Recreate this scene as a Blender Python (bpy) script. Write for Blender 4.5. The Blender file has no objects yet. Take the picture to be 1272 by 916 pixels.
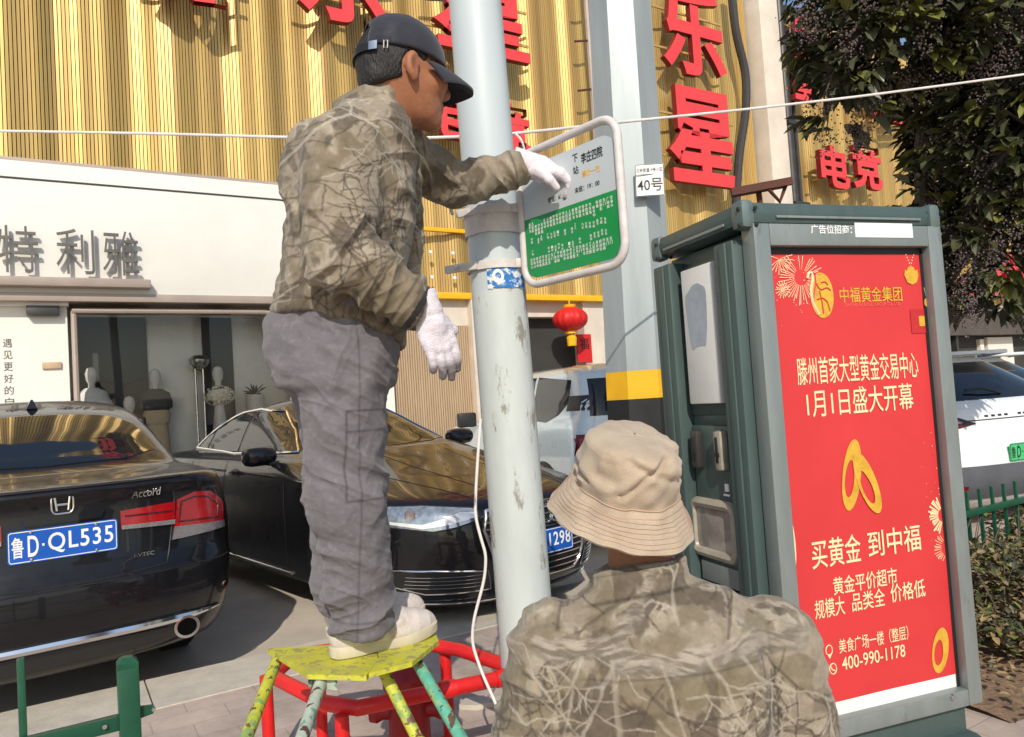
import bpy, bmesh, math, random
import numpy as np
from mathutils import Vector, Matrix, geometry
from mathutils.bvhtree import BVHTree
sc = bpy.context.scene
COL = sc.collection
R = math.radians
# ------------------------------------------------------------ camera, sky, sun, exposure
CAM_H, FPX, PITCH, ROLL = 1.36, 930.0, R(2.4), .065
_r0 = Vector((1, 0, 0)); _f0 = Vector((0, math.cos(PITCH), math.sin(PITCH))); _u0 = Vector((0, -math.sin(PITCH), math.cos(PITCH)))
CR = _r0*math.cos(ROLL) - _u0*math.sin(ROLL); CU = _u0*math.cos(ROLL) + _r0*math.sin(ROLL); CC = Vector((0, 0, CAM_H))
cam = bpy.data.cameras.new('camera'); cam.sensor_width = 36; cam.lens = 36*FPX/1272; cam.clip_start = .05; cam.clip_end = 900
cam_o = bpy.data.objects.new('camera', cam); COL.objects.link(cam_o)
cam_o.matrix_world = Matrix(((CR.x, CU.x, -_f0.x, 0), (CR.y, CU.y, -_f0.y, 0), (CR.z, CU.z, -_f0.z, CAM_H), (0, 0, 0, 1)))
sc.camera = cam_o
SUN_EL, SUN_AZ = R(36), R(-2)           # behind the camera
sun_dir = Vector((-math.sin(SUN_AZ)*math.cos(SUN_EL), -math.cos(SUN_AZ)*math.cos(SUN_EL), math.sin(SUN_EL)))
w = bpy.data.worlds.new('World'); sc.world = w; w.use_nodes = True
wn = w.node_tree.nodes; wl = w.node_tree.links
sky = wn.new('ShaderNodeTexSky'); sky.sky_type = 'NISHITA'; sky.sun_disc = False
sky.sun_elevation = SUN_EL; sky.sun_rotation = math.atan2(sun_dir.x, sun_dir.y); sky.air_density = 1.1; sky.dust_density = 1.2; sky.ozone_density = 1.5
wn['Background'].inputs['Strength'].default_value = .135
wl.new(sky.outputs[0], wn['Background'].inputs[0])
sl = bpy.data.lights.new('sun', 'SUN'); sl.energy = 3.6; sl.angle = R(.5); sl.color = (1, .93, .82)
so = bpy.data.objects.new('sun', sl); COL.objects.link(so); so.rotation_euler = (-sun_dir).to_track_quat('-Z', 'Y').to_euler()
sc.view_settings.view_transform = 'Standard'; sc.view_settings.look = 'None'; sc.view_settings.exposure = .02; sc.view_settings.gamma = 1
sc.cycles.max_bounces = 8; sc.cycles.transparent_max_bounces = 12; sc.cycles.use_denoising = True
sc.cycles.caustics_reflective = False; sc.cycles.caustics_refractive = False

# ------------------------------------------------------------ places
def ray(px, py): return _f0 + CR*((px-636)/FPX) - CU*((py-458)/FPX)
def pw(px, py, d): return CC + ray(px, py)*d
def gnd(px, py, z):
    v = ray(px, py); return CC + v*((z-CAM_H)/v.z)
ZP = .10                                 # pavement level (road is 0)
FO = Vector((-6.02, 8.8, 0)); FU = Vector((.852, .523, 0)).normalized(); FN = Vector((FU.y, -FU.x, 0)); FROT = math.atan2(FU.y, FU.x)
def fac(px, py, s=0.0):                  # a point of the facade plane as (along, up)
    v = ray(px, py); p = CC + v*(((FO+FN*s-CC).dot(FN))/v.dot(FN)); return ((p-FO).dot(FU), p.z)

# ------------------------------------------------------------ materials
def S(r, g, b):
    f = lambda c: (c/255/12.92 if c <= 10 else ((c/255+.055)/1.055)**2.4)
    return (f(r), f(g), f(b))
def mat(name, col, rough=.5, metal=0., var=.12, vs=6., bump=0., bs=60., coat=0., spec=.5, col2=None, thr=.5, soft=.06, cs=8., stretch=None, emit=0., sheen=0.):
    m = bpy.data.materials.new(name); m.use_nodes = True
    N = m.node_tree.nodes; L = m.node_tree.links; p = N['Principled BSDF']
    tc = N.new('ShaderNodeTexCoord'); src = tc.outputs['Object']
    if stretch:
        mp = N.new('ShaderNodeMapping'); mp.inputs['Scale'].default_value = stretch; L.new(src, mp.inputs[0]); src = mp.outputs[0]
    nz = N.new('ShaderNodeTexNoise'); nz.inputs['Scale'].default_value = vs; nz.inputs['Detail'].default_value = 6; nz.inputs['Roughness'].default_value = .65; L.new(src, nz.inputs[0])
    mr = N.new('ShaderNodeMapRange'); mr.inputs[1].default_value = .3; mr.inputs[2].default_value = .7; mr.inputs[3].default_value = 1-var; mr.inputs[4].default_value = 1+var; L.new(nz.outputs[0], mr.inputs[0])
    base = N.new('ShaderNodeRGB'); base.outputs[0].default_value = (*col, 1); out = base.outputs[0]
    if col2 is not None:
        n2 = N.new('ShaderNodeTexNoise'); n2.inputs['Scale'].default_value = cs; n2.inputs['Detail'].default_value = 8; n2.inputs['Roughness'].default_value = .7; L.new(src, n2.inputs[0])
        m2 = N.new('ShaderNodeMapRange'); m2.inputs[1].default_value = thr-soft; m2.inputs[2].default_value = thr+soft; L.new(n2.outputs[0], m2.inputs[0])
        mx = N.new('ShaderNodeMix'); mx.data_type = 'RGBA'; L.new(m2.outputs[0], mx.inputs[0]); L.new(out, mx.inputs[6]); mx.inputs[7].default_value = (*col2, 1); out = mx.outputs[2]
    vm = N.new('ShaderNodeVectorMath'); vm.operation = 'SCALE'; L.new(out, vm.inputs[0]); L.new(mr.outputs[0], vm.inputs['Scale'])
    L.new(vm.outputs[0], p.inputs['Base Color'])
    rr = N.new('ShaderNodeMapRange'); rr.inputs[1].default_value = .3; rr.inputs[2].default_value = .7; rr.inputs[3].default_value = max(0, rough*(1-.25)); rr.inputs[4].default_value = min(1, rough*1.25); L.new(nz.outputs[0], rr.inputs[0]); L.new(rr.outputs[0], p.inputs['Roughness'])
    p.inputs['Metallic'].default_value = metal; p.inputs['Coat Weight'].default_value = coat; p.inputs['Coat Roughness'].default_value = .03; p.inputs['Specular IOR Level'].default_value = spec
    if sheen: p.inputs['Sheen Weight'].default_value = sheen; p.inputs['Sheen Roughness'].default_value = .5
    if emit: L.new(vm.outputs[0], p.inputs['Emission Color']); p.inputs['Emission Strength'].default_value = emit
    if bump:
        nb = N.new('ShaderNodeTexNoise'); nb.inputs['Scale'].default_value = bs; nb.inputs['Detail'].default_value = 5; L.new(src, nb.inputs[0])
        b = N.new('ShaderNodeBump'); b.inputs['Strength'].default_value = bump; b.inputs['Distance'].default_value = .01; L.new(nb.outputs[0], b.inputs['Height']); L.new(b.outputs[0], p.inputs['Normal'])
    return m
def attr_mat(name, attr, rough=.85, bump=.25, bs=420.):
    m = mat(name, (.5, .5, .5), rough, var=.1, vs=90., bump=bump, bs=bs, sheen=.15, spec=.25)
    N = m.node_tree.nodes; L = m.node_tree.links
    a = N.new('ShaderNodeAttribute'); a.attribute_name = attr
    sv = [n for n in N if n.type == 'VECT_MATH'][0]; L.new(a.outputs['Color'], sv.inputs[0])
    return m
def glass_pane(name, tint=(.93, .96, .95), refl=.06):
    m = bpy.data.materials.new(name); m.use_nodes = True; N = m.node_tree.nodes; L = m.node_tree.links; N.clear()
    o = N.new('ShaderNodeOutputMaterial'); mx = N.new('ShaderNodeMixShader'); t = N.new('ShaderNodeBsdfTransparent'); g = N.new('ShaderNodeBsdfGlossy')
    t.inputs[0].default_value = (*tint, 1); g.inputs['Roughness'].default_value = .02; fr = N.new('ShaderNodeFresnel'); fr.inputs[0].default_value = 1.5
    ad = N.new('ShaderNodeMath'); ad.operation = 'ADD'; ad.use_clamp = True; ad.inputs[1].default_value = refl; L.new(fr.outputs[0], ad.inputs[0])
    L.new(ad.outputs[0], mx.inputs[0]); L.new(t.outputs[0], mx.inputs[1]); L.new(g.outputs[0], mx.inputs[2]); L.new(mx.outputs[0], o.inputs[0])
    return m

# ------------------------------------------------------------ objects
INV = {}
def tag(o, label, cat, group=None, kind=None):
    if label: o['label'] = label
    if cat: o['category'] = cat
    if group: o['group'] = group
    if kind: o['kind'] = kind
    return o
def thing(name, label, cat, loc=(0, 0, 0), rotz=0., group=None, kind=None):
    o = bpy.data.objects.new(name, None); COL.objects.link(o); o.location = loc; o.rotation_euler = (0, 0, rotz); o.empty_display_size = .1
    INV[o.name] = (Matrix.Translation(Vector(loc)) @ Matrix.Rotation(rotz, 4, 'Z')).inverted()
    return tag(o, label, cat, group, kind)
class MB:
    def __init__(s): s.v = []; s.f = []; s.mi = []; s.n = 0
    def raw(s, V, F, mi=0):
        V = np.asarray(V, float).reshape(-1, 3); s.v.append(V); b = s.n; s.n += len(V)
        for f in F: s.f.append(tuple(int(i)+b for i in f)); s.mi.append(mi)
        return s
    def box(s, c, d, rot=None, bev=0., mi=0):
        bm = bmesh.new(); bmesh.ops.create_cube(bm, size=1)
        bmesh.ops.scale(bm, vec=d, verts=bm.verts)
        if bev > 0: bmesh.ops.bevel(bm, geom=bm.edges[:], offset=bev, segments=2, profile=.6, affect='EDGES')
        if rot is not None: bmesh.ops.rotate(bm, cent=(0, 0, 0), matrix=rot, verts=bm.verts)
        bm.verts.index_update()
        s.raw([tuple(Vector(c)+v.co) for v in bm.verts], [[v.index for v in f.verts] for f in bm.faces], mi); bm.free(); return s
    def b2(s, lo, hi, bev=0., mi=0):
        lo = np.array(lo, float); hi = np.array(hi, float); return s.box((lo+hi)/2, np.abs(hi-lo), None, bev, mi)
    def tube(s, pts, r, n=10, caps=True, mi=0, closed=False, sx=1.):
        pts = [Vector(p) for p in pts]; k = len(pts); rs = r if hasattr(r, '__len__') else [r]*k
        V = []; prev = None
        for i, p in enumerate(pts):
            a = pts[(i-1) % k] if (i > 0 or closed) else p; b = pts[(i+1) % k] if (i < k-1 or closed) else p
            t = (b-a).normalized()
            if prev is None: e = Vector((0, 0, 1)) if abs(t.z) < .9 else Vector((1, 0, 0)); e = (e-t*e.dot(t)).normalized()
            else: e = (prev-t*prev.dot(t)).normalized()
            prev = e; g = t.cross(e)
            for j in range(n):
                a_ = 2*math.pi*j/n; V.append(p+e*(rs[i]*math.cos(a_)*sx)+g*(rs[i]*math.sin(a_)))
        F = []
        for i in range(k if closed else k-1):
            for j in range(n): F.append((i*n+j, i*n+(j+1) % n, ((i+1) % k)*n+(j+1) % n, ((i+1) % k)*n+j))
        if caps and not closed: F.append(tuple(range(n))[::-1]); F.append(tuple(range((k-1)*n, k*n)))
        return s.raw([tuple(v) for v in V], F, mi)
    def lathe(s, prof, c=(0, 0, 0), n=40, mi=0, M=None, sy=1.):
        V = []; k = len(prof)
        for (r, z) in prof:
            for j in range(n): a = 2*math.pi*j/n; V.append((r*math.cos(a), r*math.sin(a)*sy, z))
        F = [(i*n+j, i*n+(j+1) % n, (i+1)*n+(j+1) % n, (i+1)*n+j) for i in range(k-1) for j in range(n)]
        if M is not None: V = [tuple(M @ Vector(v)) for v in V]
        return s.raw(np.array(V)+np.array(c), F, mi)
    def grid(s, A, mi=0, cu=False, cv=False):
        A = np.asarray(A, float); a, b = A.shape[:2]
        F = [(i*b+j, i*b+(j+1) % b, ((i+1) % a)*b+(j+1) % b, ((i+1) % a)*b+j) for i in range(a if cu else a-1) for j in range(b if cv else b-1)]
        return s.raw(A.reshape(-1, 3), F, mi)
    def prism(s, poly, M, h, mi=0):          # polygon in a frame M (x, y in plane, z out), extruded h
        n = len(poly); V = [tuple(M @ Vector((x, y, 0))) for x, y in poly]+[tuple(M @ Vector((x, y, h))) for x, y in poly]
        F = [tuple(range(n))[::-1], tuple(range(n, 2*n))]+[(i, (i+1) % n, n+(i+1) % n, n+i) for i in range(n)]
        return s.raw(V, F, mi)
    def text(s, body, M, h, w=None, ext=.0008, bold=0., mi=0, align='C', shear=0., space=1.):
        c = bpy.data.curves.new('lettering', 'FONT'); c.body = body; c.size = 1; c.extrude = .5; c.offset = bold; c.shear = shear; c.space_character = space; c.resolution_u = 4
        o = bpy.data.objects.new('lettering', c); COL.objects.link(o)
        me = bpy.data.meshes.new_from_object(o.evaluated_get(bpy.context.evaluated_depsgraph_get()))
        V = np.array([v.co[:] for v in me.vertices]); F = [tuple(p.vertices) for p in me.polygons]
        bpy.data.objects.remove(o); bpy.data.curves.remove(c); bpy.data.meshes.remove(me)
        if not len(V): return s
        V[:, 0] -= V[:, 0].min(); V[:, 1] -= V[:, 1].min(); W = V[:, 0].max(); Hh = V[:, 1].max()
        V[:, 1] *= h/Hh; V[:, 0] *= (w/W if w else h/Hh); V[:, 2] = (V[:, 2]+.5)*ext
        if align == 'C': V[:, 0] -= V[:, 0].max()/2; V[:, 1] -= h/2
        Mn = np.array(M); V = V @ Mn[:3, :3].T + Mn[:3, 3]
        return s.raw(V, F, mi)
    def build(s, name, mats, parent=None, world=False, smooth=35., merge=False):
        V = np.concatenate(s.v) if s.v else np.zeros((0, 3))
        if world and parent is not None: Mi = np.array(INV[parent.name]); V = V @ Mi[:3, :3].T + Mi[:3, 3]
        me = bpy.data.meshes.new(name); me.from_pydata(V.tolist(), [], s.f)
        for m in (mats if isinstance(mats, (list, tuple)) else [mats]): me.materials.append(m)
        me.polygons.foreach_set('material_index', s.mi)
        if smooth is not None:
            me.polygons.foreach_set('use_smooth', [True]*len(me.polygons)); me.set_sharp_from_angle(angle=R(smooth))
        me.update(); o = bpy.data.objects.new(name, me); COL.objects.link(o)
        if parent is not None:
            o.parent = parent
            if parent.name in INV: INV[o.name] = INV[parent.name]
        return o
def structure(name, mb, m): o = mb.build(name, m); o['kind'] = 'structure'; return o
def frame(o, x, y, z=None):                  # matrix from origin and in-plane axes
    x = Vector(x).normalized(); y = Vector(y); y = (y-x*y.dot(x)).normalized(); z = x.cross(y)
    return Matrix(((x.x, y.x, z.x, o[0]), (x.y, y.y, z.y, o[1]), (x.z, y.z, z.z, o[2]), (0, 0, 0, 1)))
def rrect(w, h, r, n=6):
    P = []
    for cx, cy, a0 in ((w/2-r, h/2-r, 0), (-w/2+r, h/2-r, 90), (-w/2+r, -h/2+r, 180), (w/2-r, -h/2+r, 270)):
        for i in range(n+1): a = R(a0+90*i/n); P.append((cx+r*math.cos(a), cy+r*math.sin(a)))
    return P
# ---- numpy noise, signed distance shapes, surface nets
def _hash(i, j, k, seed):
    h = (i.astype(np.int64)*374761393 + j.astype(np.int64)*668265263 + k.astype(np.int64)*2147483647 + seed*974634777) & 0x7fffffff
    h = ((h ^ (h >> 13))*1274126177) & 0x7fffffff; h = h ^ (h >> 16)
    return (h & 0xffff)/65535.
def vnoise(P, seed=0):
    P = np.asarray(P, float); I = np.floor(P); f = P-I; f = f*f*(3-2*f); i, j, k = I[:, 0], I[:, 1], I[:, 2]; r = 0
    for a in (0, 1):
        for b in (0, 1):
            for c in (0, 1):
                r = r+_hash(i+a, j+b, k+c, seed)*(f[:, 0] if a else 1-f[:, 0])*(f[:, 1] if b else 1-f[:, 1])*(f[:, 2] if c else 1-f[:, 2])
    return r
def fbm(P, seed=0, o=4): return sum(vnoise(np.asarray(P)*2**i, seed+i)*.5**i for i in range(o))/sum(.5**i for i in range(o))
def ss(a, b, x): t = np.clip((x-a)/(b-a), 0, 1); return t*t*(3-2*t)
def smin(a, b, k): h = np.clip(.5+.5*(b-a)/k, 0, 1); return b*(1-h)+a*h-k*h*(1-h)
def smax(a, b, k): return -smin(-a, -b, k)
def seg_t(P, a, b):
    a = np.array(a, float); b = np.array(b, float); ab = b-a; return np.clip((P-a) @ ab/(ab @ ab), 0, 1)
def cone(P, a, b, ra, rb):
    t = seg_t(P, a, b); a = np.array(a, float); b = np.array(b, float); q = P-(a+t[:, None]*(b-a)); return np.sqrt((q*q).sum(1))-(ra+(rb-ra)*t)
def ell(P, c, r, M=None):
    q = P-np.array(c, float)
    if M is not None: q = q @ M              # columns of M are the axes
    r = np.array(r, float); k0 = np.sqrt(((q/r)**2).sum(1)); k1 = np.sqrt(((q/r**2)**2).sum(1)); return k0*(k0-1)/np.maximum(k1, 1e-6)
def stack(P, rows, f, r):                    # stacked ellipses: rows (centre, front radius, side radius) from low to high
    zs = [q[0][2] for q in rows]; z = P[:, 2]
    I = lambda vals: np.interp(z, zs, vals)
    dx = P[:, 0]-I([q[0][0] for q in rows]); dy = P[:, 1]-I([q[0][1] for q in rows])
    df = dx*f[0]+dy*f[1]; dr = dx*r[0]+dy*r[1]; rf = I([q[1] for q in rows]); rs = I([q[2] for q in rows])
    e = np.sqrt((df/rf)**2+(dr/rs)**2); d = (e-1)*np.minimum(rf, rs); dz = np.maximum(zs[0]-z, z-zs[-1])
    return np.where(dz > 0, np.sqrt(np.maximum(d, 0)**2+dz**2), np.maximum(d, dz))
def nets(fn, lo, hi, h):
    lo = np.array(lo, float); hi = np.array(hi, float); n = np.ceil((hi-lo)/h).astype(int)+1
    ax = [lo[i]+h*np.arange(n[i]) for i in range(3)]
    D = np.empty(n)
    for i in range(0, n[0], 16):
        G = np.stack(np.meshgrid(ax[0][i:i+16], ax[1], ax[2], indexing='ij'), -1); D[i:i+16] = fn(G.reshape(-1, 3)).reshape(G.shape[:3])
    ins = D < 0; m = tuple(n-1); acc = np.zeros(m+(3,)); cnt = np.zeros(m)
    base = np.stack(np.meshgrid(*[np.arange(k) for k in m], indexing='ij'), -1).astype(float)
    cs = [(a, b, c) for a in (0, 1) for b in (0, 1) for c in (0, 1)]
    sl = lambda A, c: A[c[0]:c[0]+m[0], c[1]:c[1]+m[1], c[2]:c[2]+m[2]]
    for a in cs:
        for d in range(3):
            if a[d]: continue
            b = list(a); b[d] = 1; va = sl(D, a); vb = sl(D, b); x = (va < 0) != (vb < 0)
            t = np.where(x, va/np.where(x, va-vb, 1), 0); p = base+np.array(a); p[..., d] += t
            acc += np.where(x[..., None], p, 0); cnt += x
    act = cnt > 0; idx = -np.ones(m, int); idx[act] = np.arange(act.sum()); V = lo+h*(acc[act]/cnt[act][:, None]); F = []
    for d in range(3):
        e, g = [(1, 2), (2, 0), (0, 1)][d]
        A = ins; s0 = [slice(None)]*3; s1 = [slice(None)]*3; s0[d] = slice(0, n[d]-1); s1[d] = slice(1, n[d]); a = A[tuple(s0)]; b = A[tuple(s1)]; x = np.argwhere(a != b)
        x = x[(x[:, e] > 0) & (x[:, g] > 0) & (x[:, e] < n[e]-1) & (x[:, g] < n[g]-1)]
        fl = a[x[:, 0], x[:, 1], x[:, 2]]
        def at(de, dg): q = x.copy(); q[:, e] -= de; q[:, g] -= dg; return idx[q[:, 0], q[:, 1], q[:, 2]]
        Q = np.stack([at(1, 1), at(0, 1), at(0, 0), at(1, 0)], 1); Q[~fl] = Q[~fl][:, ::-1]; F.append(Q)
    return V, np.concatenate(F)
def vnormals(V, F):
    n = np.cross(V[F[:, 2]]-V[F[:, 0]], V[F[:, 3]]-V[F[:, 1]]); N = np.zeros_like(V)
    for i in range(4): np.add.at(N, F[:, i], n)
    return N/np.maximum(np.linalg.norm(N, axis=1), 1e-9)[:, None]
def relax(V, F, it=2, lam=.5):
    for _ in range(it):
        A = np.zeros_like(V); C = np.zeros(len(V))
        for i in range(4):
            for j in (F[:, (i+1) % 4], F[:, (i-1) % 4]): np.add.at(A, F[:, i], V[j]); np.add.at(C, F[:, i], 1)
        V = V+lam*(A/np.maximum(C, 1)[:, None]-V)
    return V
def subdiv(V, F):
    E = np.sort(np.concatenate([F[:, [i, (i+1) % 4]] for i in range(4)]), 1); U, inv = np.unique(E, axis=0, return_inverse=True); inv = np.asarray(inv).reshape(4, -1); n = len(V); ne = len(U)
    W = np.concatenate([V, (V[U[:, 0]]+V[U[:, 1]])/2, V[F].mean(1)]); c = n+ne+np.arange(len(F))
    return W, np.concatenate([np.stack([F[:, i], n+inv[i], c, n+inv[(i-1) % 4]], 1) for i in range(4)])
def np_mesh(name, V, F, m, parent, col=None, attr='tint'):
    if parent is not None: Mi = np.array(INV[parent.name]); V = V @ Mi[:3, :3].T + Mi[:3, 3]
    me = bpy.data.meshes.new(name); me.from_pydata(V.tolist(), [], F.tolist())
    for q in (m if isinstance(m, (list, tuple)) else [m]): me.materials.append(q)
    me.polygons.foreach_set('use_smooth', [True]*len(me.polygons))
    if col is not None:
        a = me.color_attributes.new(attr, 'FLOAT_COLOR', 'POINT'); a.data.foreach_set('color', np.concatenate([col, np.ones((len(col), 1))], 1).ravel())
    me.update(); o = bpy.data.objects.new(name, me); COL.objects.link(o); o.parent = parent
    if parent is not None: INV[o.name] = INV[parent.name]
    return o
# ------------------------------------------------------------ material list
M_ = {}
M_['gold'] = mat('gold_aluminium', (.65, .44, .14), .42, .4, var=.2, vs=1.4, stretch=(5, 5, .06), col2=(.52, .32, .12), thr=.56, soft=.12, cs=.9)  # orange-brown second tone paints in the hue shifts of reflections
M_['gold_back'] = mat('dark_gold_backing', (.10, .07, .03), .7, var=.2)
M_['red_sign'] = mat('red_sign_face', S(224, 66, 68), .45, var=.06, vs=3)
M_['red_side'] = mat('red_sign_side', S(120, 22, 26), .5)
M_['cream'] = mat('cream_stone', S(214, 202, 186), .75, var=.1, vs=2.5, bump=.1, bs=40)
M_['white_panel'] = mat('white_fascia_panel', S(230, 227, 218), .42, var=.04, vs=1.5)
M_['taupe'] = mat('taupe_metal_beam', S(172, 156, 144), .45, .2, var=.08, vs=3)
M_['grey_dark'] = mat('dark_grey_metal', S(74, 72, 70), .4, .5)
M_['letter'] = mat('bronze_grey_lettering', S(112, 106, 100), .35, .6)
M_['wall_dark'] = mat('dark_shop_wall', S(84, 76, 70), .8, var=.25, vs=2)
M_['black'] = mat('matt_black', (.012, .012, .013), .5, var=.2)
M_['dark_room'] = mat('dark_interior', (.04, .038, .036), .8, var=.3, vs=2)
M_['inner_wall'] = mat('pale_interior_wall', S(226, 220, 208), .7, var=.05)
M_['shutter'] = mat('beige_ribbed_sheet', S(190, 164, 132), .55, .1, var=.12, vs=4, stretch=(3, 3, .4))
M_['yellow'] = mat('yellow_paint', S(236, 178, 22), .45, var=.1)
M_['lantern'] = mat('red_silk', S(205, 26, 26), .55, var=.12, vs=20)
M_['glass'] = glass_pane('shop_glass', (.97, .98, .97), .0)
M_['steel'] = mat('bright_steel', (.62, .62, .62), .28, 1.)
M_['rust'] = mat('rusty_iron', S(92, 56, 44), .8, .2, var=.4, vs=30, bump=.4, bs=120)
M_['white'] = mat('white_paint', S(232, 232, 228), .45, var=.06)
M_['green'] = mat('green_enamel', S(18, 74, 52), .35, var=.18, vs=14, col2=S(52, 88, 70), thr=.7, cs=25)
M_['red_rail'] = mat('red_enamel', S(214, 34, 34), .38, var=.14, vs=10, col2=S(140, 40, 36), thr=.68, cs=18)
M_['red_dark'] = mat('dark_red_enamel', S(150, 22, 26), .4, var=.18, vs=8)
M_['wire'] = mat('white_cable', S(226, 220, 214), .5)
M_['black_cable'] = mat('black_cable', S(52, 48, 46), .6, var=.2)
M_['plant_pot'] = mat('stone_pot', S(150, 140, 130), .7)

# ------------------------------------------------------------ ground
def pavers():
    m = bpy.data.materials.new('pinkish_paving'); m.use_nodes = True; N = m.node_tree.nodes; L = m.node_tree.links; p = N['Principled BSDF']
    tc = N.new('ShaderNodeTexCoord'); mp = N.new('ShaderNodeMapping'); mp.inputs['Rotation'].default_value = (0, 0, -FROT); L.new(tc.outputs['Object'], mp.inputs[0])
    b = N.new('ShaderNodeTexBrick'); b.inputs['Scale'].default_value = 1; b.inputs['Brick Width'].default_value = .3; b.inputs['Row Height'].default_value = .15; b.inputs['Mortar Size'].default_value = .0035; b.inputs['Mortar Smooth'].default_value = .3
    b.inputs['Color1'].default_value = (*S(192, 174, 160), 1); b.inputs['Color2'].default_value = (*S(187, 170, 157), 1); b.inputs['Mortar'].default_value = (*S(174, 158, 146), 1); L.new(mp.outputs[0], b.inputs[0])
    n = N.new('ShaderNodeTexNoise'); n.inputs['Scale'].default_value = 4; n.inputs['Detail'].default_value = 9; n.inputs['Roughness'].default_value = .7; L.new(tc.outputs['Object'], n.inputs[0])
    mr = N.new('ShaderNodeMapRange'); mr.inputs[1].default_value = .25; mr.inputs[2].default_value = .75; mr.inputs[3].default_value = .60; mr.inputs[4].default_value = 1.22; L.new(n.outputs[0], mr.inputs[0])
    v = N.new('ShaderNodeVectorMath'); v.operation = 'SCALE'; L.new(b.outputs[0], v.inputs[0]); L.new(mr.outputs[0], v.inputs['Scale']); L.new(v.outputs[0], p.inputs['Base Color']); p.inputs['Roughness'].default_value = .85
    bp = N.new('ShaderNodeBump'); bp.inputs['Strength'].default_value = .4; bp.inputs['Distance'].default_value = .006; L.new(b.outputs['Fac'], bp.inputs['Height']); bp.invert = True; L.new(bp.outputs[0], p.inputs['Normal'])
    return m
M_['road'] = mat('worn_concrete_road', S(194, 182, 165), .88, var=.16, vs=1.3, bump=.25, bs=90, col2=S(166, 155, 141), thr=.62, soft=.12, cs=1.1)
M_['kerb'] = mat('kerb_concrete', S(196, 187, 172), .85, var=.14, vs=7, bump=.2, bs=80)
M_['soil'] = mat('dry_soil', S(128, 104, 82), .95, var=.35, vs=14, bump=1., bs=45)
g = MB(); g.raw([(-400, -400, 0), (400, -400, 0), (400, 400, 0), (-400, 400, 0)], [(0, 1, 2, 3)]); structure('road', g, M_['road'])
KO = Vector((-1.9, 3.73, 0))             # kerb line, parallel with the facade
def K(t, s, z): p = KO+FU*t+FN*s; return (p.x, p.y, z)
g = MB()
a, b = -60, 60
g.raw([K(a, .44, ZP), K(a, 60, ZP), K(b, 60, ZP), K(b, .44, ZP)], [(0, 1, 2, 3)]); structure('pavement', g, pavers())
g = MB(); t = -60.
while t < 60:
    P = [K(t+.004, 0, 0), K(t+.996, 0, 0), K(t+.996, 0, ZP+.006), K(t+.004, 0, ZP+.006), K(t+.004, .44, 0), K(t+.996, .44, 0), K(t+.996, .44, ZP+.006), K(t+.004, .44, ZP+.006)]
    g.raw(P, [(0, 1, 2, 3)[::-1], (4, 5, 6, 7), (3, 2, 6, 7)[::-1], (0, 3, 7, 4)[::-1], (1, 2, 6, 5)]); t += 1.
structure('kerb', g, M_['kerb'])

# ------------------------------------------------------------ the building with the gold slats
rng = random.Random(4)
bld = thing('slatted_building', 'tall building front clad in wavy vertical gold slats above the shops', 'building', FO, FROT)
fm = MB()                                 # local axes: x along, y away from the street, z up
fm.b2((-6, .25, 4.62), (4.9, .5, 8.05)); fm.b2((4.9, .25, 3.05), (6.5, .5, 8.05)); fm.b2((6.5, .25, 3.05), (30, .5, 9.9)); fm.b2((-6, .5, 3.0), (6.5, 1.0, 8.05)); fm.b2((6.5, .5, 3.0), (30, 1.0, 9.9)); fm.b2((-6, .5, 0), (.66, 1.0, 3.0)); fm.b2((3.58, .5, 0), (30, 1.0, 3.0)); fm.b2((-6, 1.0, 0), (6.5, 6, 8.0)); fm.b2((6.5, 1.0, 0), (30, 6, 9.9))
fm.build('wall', M_['gold_back'], bld)
def wave(t):
    return .047*math.sin(2*math.pi*t/.98+.9*math.sin(t*.9))+.016*math.sin(2*math.pi*t/.41+1.1*math.sin(t*.53))
def slats(t0, t1, z0, z1, name, pitch=.044, gap=.0098):
    m = MB(); n = int((t1-t0)/pitch)
    for i in range(n):
        a = t0+i*pitch; b = a+pitch-gap; sa, sb = wave(a), wave(b); ya, yb = .13-sa, .13-sb
        V = [(a, ya, z0), (b, yb, z0), (b, yb+.06, z0), (a, ya+.06, z0)]; V += [(x, y, z1) for x, y, _ in V]
        m.raw(V, [(0, 1, 5, 4), (1, 2, 6, 5), (3, 0, 4, 7), (0, 3, 2, 1), (4, 5, 6, 7)])
    return m.build(name, M_['gold'], bld, smooth=None)
slats(-6, 4.9, 4.66, 8.0, 'slat_cladding'); slats(4.9, 6.5, 3.14, 8.0, 'slat_cladding'); slats(6.5, 13.74, 3.14, 9.8, 'slat_cladding'); slats(14.38, 29.9, 3.14, 9.8, 'slat_cladding')
m = MB(); m.b2((-6, -.06, 4.585), (5.0, .25, 4.66), .006); m.build('ledge', M_['taupe'], bld)
m = MB(); m.b2((4.95, -.03, 3.04), (13.7, .25, 3.14), .006); m.b2((4.95, -.02, 4.12), (6.6, .05, 4.18), .004); m.build('edge_strip', M_['yellow'], bld)
m = MB(); m.b2((13.76, -.22, 0), (14.36, .25, 9.95), .01); m.build('pillar', M_['cream'], bld)
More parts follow.
